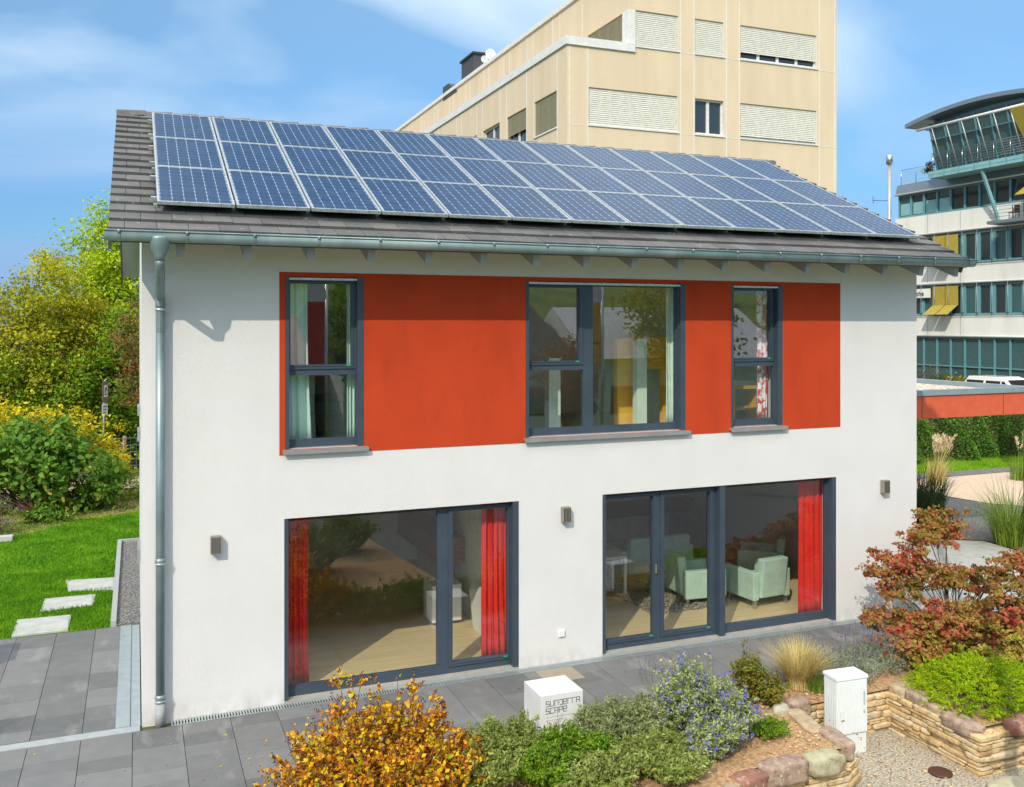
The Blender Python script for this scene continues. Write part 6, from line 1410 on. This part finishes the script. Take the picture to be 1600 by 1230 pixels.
# trees
def tree(name, label, base, h, blobs, nc, per, sig, size, m, seed, r=0.14, group='trees beyond the fence', ratio=.6, extra=None):
    rg = np.random.default_rng(seed); t = thing(name, label, 'tree', base, group)
    p, n, cc = crown(rg, blobs, nc, per, sig, 0.3, 0.7, 0.5); leaf_mesh('crown', p, n, size*(0.6+0.8*rg.random(len(p))), m, t, base, ratio, seed)
    mb = MB(); top = Vector((base[0], base[1], base[2]+h*0.55)); mb.tube([base, (base[0]+rg.normal()*.1, base[1], base[2]+h*.3), top], [r, r*.75, r*.45], 9)
    for i in rg.choice(len(cc), min(34, len(cc)), replace=False):
        q = Vector(cc[i]); s = Vector((base[0], base[1], base[2]+h*rg.uniform(.22, .5))); md = s.lerp(q, .5)+Vector((0, 0, .25)); mb.tube([s, md, q], [r*.35, r*.2, r*.06], 5, cap=False)
    mb.build('trunk', M['bark'], t, base, fixn=False)
    if extra: 
        P = cc[rg.choice(len(cc), min(50, len(cc)), replace=False)]; P = np.repeat(P, 14, axis=0)+rg.normal(size=(len(P)*14, 3))*0.06; leaf_mesh('berries', P, rg.normal(size=P.shape), np.full(len(P), .05), extra, t, base, 1.0, seed+3)
    return t
tree('deciduous_tree', 'olive gold tree left of centre in the row behind the fence', (-2.9, 22.0, 0), 7.3, [(-2.6, 22, 5.5, 1.3, 1.5, 1.6), (-3.3, 22, 3.9, 1.9, 1.7, 1.7), (-1.6, 22.2, 4.2, 1.3, 1.5, 1.6), (-2.2, 21.5, 2.6, 2.2, 1.5, 1.5)], 520, 44, 0.22, 0.12, L_tree1, 301)
tree('deciduous_tree', 'dark gold tree at the far left edge of the picture', (-5.6, 22.5, 0), 6.4, [(-5.0, 22.5, 4.7, 1.4, 1.5, 1.3), (-5.6, 22.5, 3.4, 1.9, 1.7, 1.6), (-4.8, 22, 2.3, 1.9, 1.5, 1.4)], 380, 44, 0.22, 0.12, L_tree1, 302)
tree('deciduous_tree', 'tall lime green tree behind the others against the house', (-1.0, 29.5, 0), 10.2, [(-0.9, 29.5, 8.2, 1.2, 1.5, 1.6), (-1.6, 29.5, 6.6, 2.0, 1.8, 1.7), (-0.2, 29, 6.2, 1.8, 1.8, 2.0), (-0.9, 29, 4.2, 2.8, 2, 2.0)], 520, 44, 0.25, 0.14, L_tree2, 303)
tree('deciduous_tree', 'deep green low tree right behind the road sign', (-0.8, 21.0, 0), 4.2, [(-0.9, 21.0, 2.6, 1.2, 1.2, 1.5), (-2.0, 20.8, 2.4, 1.3, 1.0, 1.5), (-0.4, 21.3, 4.2, 0.9, 1, 1.2)], 330, 40, 0.18, 0.11, L_tree3, 304)
tree('rowan_tree', 'rowan tree with red berries touching the gable wall', (0.25, 17.6, 0), 5.3, [(0.25, 17.6, 4.3, 0.9, .9, 1.1), (0.2, 17.6, 3.2, .8, .9, .9)], 150, 30, 0.15, 0.09, L_rowan, 305, .08, extra=L_berry)
tree('deciduous_tree', 'deep green tree filling the gap low at the left edge', (-4.6, 20.6, 0), 4.0, [(-4.4, 20.6, 2.3, 1.8, 1.0, 1.6), (-6.5, 20.6, 2.4, 1.6, 1.1, 1.6)], 260, 40, 0.18, 0.11, L_tree3, 306)
tree('deciduous_tree', 'dark tree behind the gable wall beside the wire fence', (1.6, 23.0, 0), 6, [(1.2, 23.0, 3.4, 1.8, 1.4, 2.6), (0.2, 22.0, 1.5, 1.4, 1.2, 1.5), (-1.4, 21.5, 1.2, 1.4, 1.0, 1.2)], 420, 44, 0.22, 0.12, L_tree3, 307)
# a yellow leaved branch at the right edge
tree('young_tree', 'young yellow leaved tree just outside the right edge', (14.2, -1.55, 0), 6.4, [(14.05, -1.3, 5.15, .45, .4, .6), (14.2, -1.5, 4.4, .5, .5, .6), (14.0, -1.4, 6.0, .4, .4, .4)], 60, 12, 0.06, 0.07, L_yellow, 308, .04, group=None)

# out of frame, seen in the window reflections and by their shadows
grass_tuft('potted_grass', 'ornamental grass in a pot on the left patio', (-2.35, -0.25, 0.42), 300, 0.80, 0.6, 0.4, 0.009, L_reed, 401, .1)
o = MB().lathe((0, 0, 0), [(.14, 0), (.2, .02), (.25, .4), (.27, .42), (.22, .40), (.2, .36)], 20).build('plant_pot', M['darkgrey']); o.location = (-2.35, -0.25, 0.001); tag(o, 'dark round plant pot on the left patio', 'plant pot')
t = thing('shadow_caster', 'unseen tall grey box added on the left patio to cast a shadow', 'shadow_caster', (-2.75, 2.35, 0)); MB().box(-.2, .2, -.35, .35, 0, 1.0).build('box_body', M['darkgrey'], t, bevel=.01); MB().box(-.23, .23, -.38, .38, 1.0001, 1.04).build('rim', M['black'], t)  # box added out of view to throw a shadow onto the left paving
rg = np.random.default_rng(77); P = np.column_stack([rg.uniform(-4, 9.5, 150), rg.uniform(-2.1, -0.2, 150), np.full(150, 0.008)]); q = np.column_stack([rg.normal(2.2, 0.9, 90), rg.normal(-1.7, .35, 90), np.full(90, 0.008)]); P = np.vstack([P, q])
tag(leaf_mesh('patio_leaves', P, rg.normal(size=(len(P), 3))*0.35+np.array([0, 0, 1]), 0.016+0.02*rg.random(len(P)), L_orange, None, ratio=0.7), kind='stuff')
def simple_house(label, x, y, w, d, h, rh, rz, wallm, roofm):
    t = thing('bungalow', label, 'house', (x, y, -0.52), 'show houses across the road', rz)
    MB().box(-w/2, w/2, -d/2, d/2, 0, h).build('wall', wallm, t)
    MB().prism([(-d/2-.5, h+.001), (d/2+.5, h+.001), (0, h+rh)], 'x', -w/2-.4, w/2+.4).build('roof', roofm, t)
    for i in range(int(w/2.6)):
        xx = -w/2+1.0+i*2.5
        for z in ((1.0,) if h < 4 else (1.0, 3.7)): MB().box(xx, xx+1.2, d/2+.001, d/2+.03, z, z+1.3).build('window', M['farglass'], t)
simple_house('white show house with a dark roof across the road, nearest the driveway', 13, -32, 11, 9, 3.6, 2.6, R(-6), M['stucco'], M['darkgrey'])
simple_house('white bungalow with a red roof across the road', 2, -34, 11, 9, 3.0, 2.6, R(4), M['stucco'], M['sign_red'])
simple_house('pale house with a white roof at the far end of the road', 25, -31, 10, 8, 3.6, 2.5, R(3), M['office_white'], M['sign_white'])
simple_house('beige house with a grey roof at the near end of the road', -13, -32, 11, 9, 5.4, 2.4, R(-3), M['beige'], M['office_metal'])
for i, (x, y, s, mm, lb) in enumerate(((9, -27, 1.0, L_tree3, 'green street tree between the show houses'), (23.5, -26, 1.15, L_tree1, 'gold street tree in front of the pale house'), (-6, -27, 1.1, L_tree3, 'green street tree in front of the beige house'), (15, -20, .6, L_maple, 'small red street tree at the roadside'), (3, -22, .6, L_tree2, 'small lime street tree at the roadside'))):
    tree('street_tree', lb, (x, y, -.52), 7*s, [(x, y, 4.8*s, 2.2*s, 2.2*s, 2.2*s), (x+.8*s, y, 3.6*s, 1.8*s, 1.8*s, 1.5*s)], 150, 30, .3*s, .22*s, mm, 500+i, .16*s, 'street trees across the road')
for i, (x0, x1, y, lb) in enumerate(((-8, 3.5, -16.2, 'clipped roadside hedge across the road, left part'), (6, 18, -16.0, 'clipped roadside hedge across the road, right part'))):
    rg = np.random.default_rng(600+i); n = 6000; P = np.column_stack([rg.uniform(x0, x1, n), y+rg.uniform(-.5, .5, n), rg.uniform(-.5, .6, n)])
    h = thing('hedge', lb, 'hedge', ((x0+x1)/2, y, -.51), 'roadside hedges'); leaf_mesh('leaves', P, rg.normal(size=(n, 3))+np.array([0, .6, .5]), np.full(n, .16), L_hedge, h, ((x0+x1)/2, y, -.51), .6, 7)
tag(sheet('verge', [(-60, -13), (80, -13), (80, -60), (-60, -60)], -0.508, M['lawn']), kind='structure')

for i, (x, y, h_, m_, lb) in enumerate(((-0.4, -5.6, .85, L_tree3, 'dark green shrub below the picture, left end of the front bed'), (1.2, -6.6, .95, L_sage, 'grey green shrub below the picture in the middle of the front bed'), (3.0, -5.8, .85, L_olive, 'olive shrub below the picture beside the forecourt'), (2.2, -7.8, .95, L_blue, 'blue flowering mass at the roadside edge of the front bed'), (0.2, -8.1, .9, L_blue, 'second blue flowering mass at the roadside, farther left'), (4.0, -7.2, .8, L_tree3, 'dark green shrub beside the forecourt and the road'))):
    shoot_bush('front_bed_shrub', lb, 'shrub', (x, y, 0), [(x, y, dict(n=120, rx=.75, ry=.6, h=h_, per=12, twig=.14, start=.1, ntw=4))], m_, .075, 700+i, 'shrubs of the front bed below the picture')

for x, m_, lb in ((5.15, 'sign_red', 'red banner flag on a pole across the road'), (14.3, 'yellow', 'yellow banner flag on a pole across the road')):
    t = thing('banner_flag', lb, 'flag', (x, -15.6, -.51), 'banner flags across the road'); MB().tube([(0, 0, 0), (0, 0, 6.8)], .05, 8).build('pole', M['chrome'], t)
    MB().box(-.55, -.06, -.01, .01, 3.9, 5.9).build('cloth', M[m_], t); MB().box(-.55, -.06, -.01, .01, 5.901, 6.6).build('cloth_top', M['sign_white'], t)
hv = []; hf = []; nx, ny = 60, 8
for j in range(ny+1):
    for i in range(nx+1):
        x = -200+i*8; y = -90-j*20; hv.append((x, y, -0.6+(14+9*math.sin(x*0.021+1)+4*math.sin(x*.063))*math.sin(min(1, j/5)*1.57)))
for j in range(ny):
    for i in range(nx): q = j*(nx+1)+i; hf.append((q, q+1, q+nx+2, q+nx+1))
tag(raw('hills', hv, hf, mat('hill_green', (0.16, 0.24, 0.05), .95, nscale=.08, col2=(.09, .14, .03))), kind='structure')
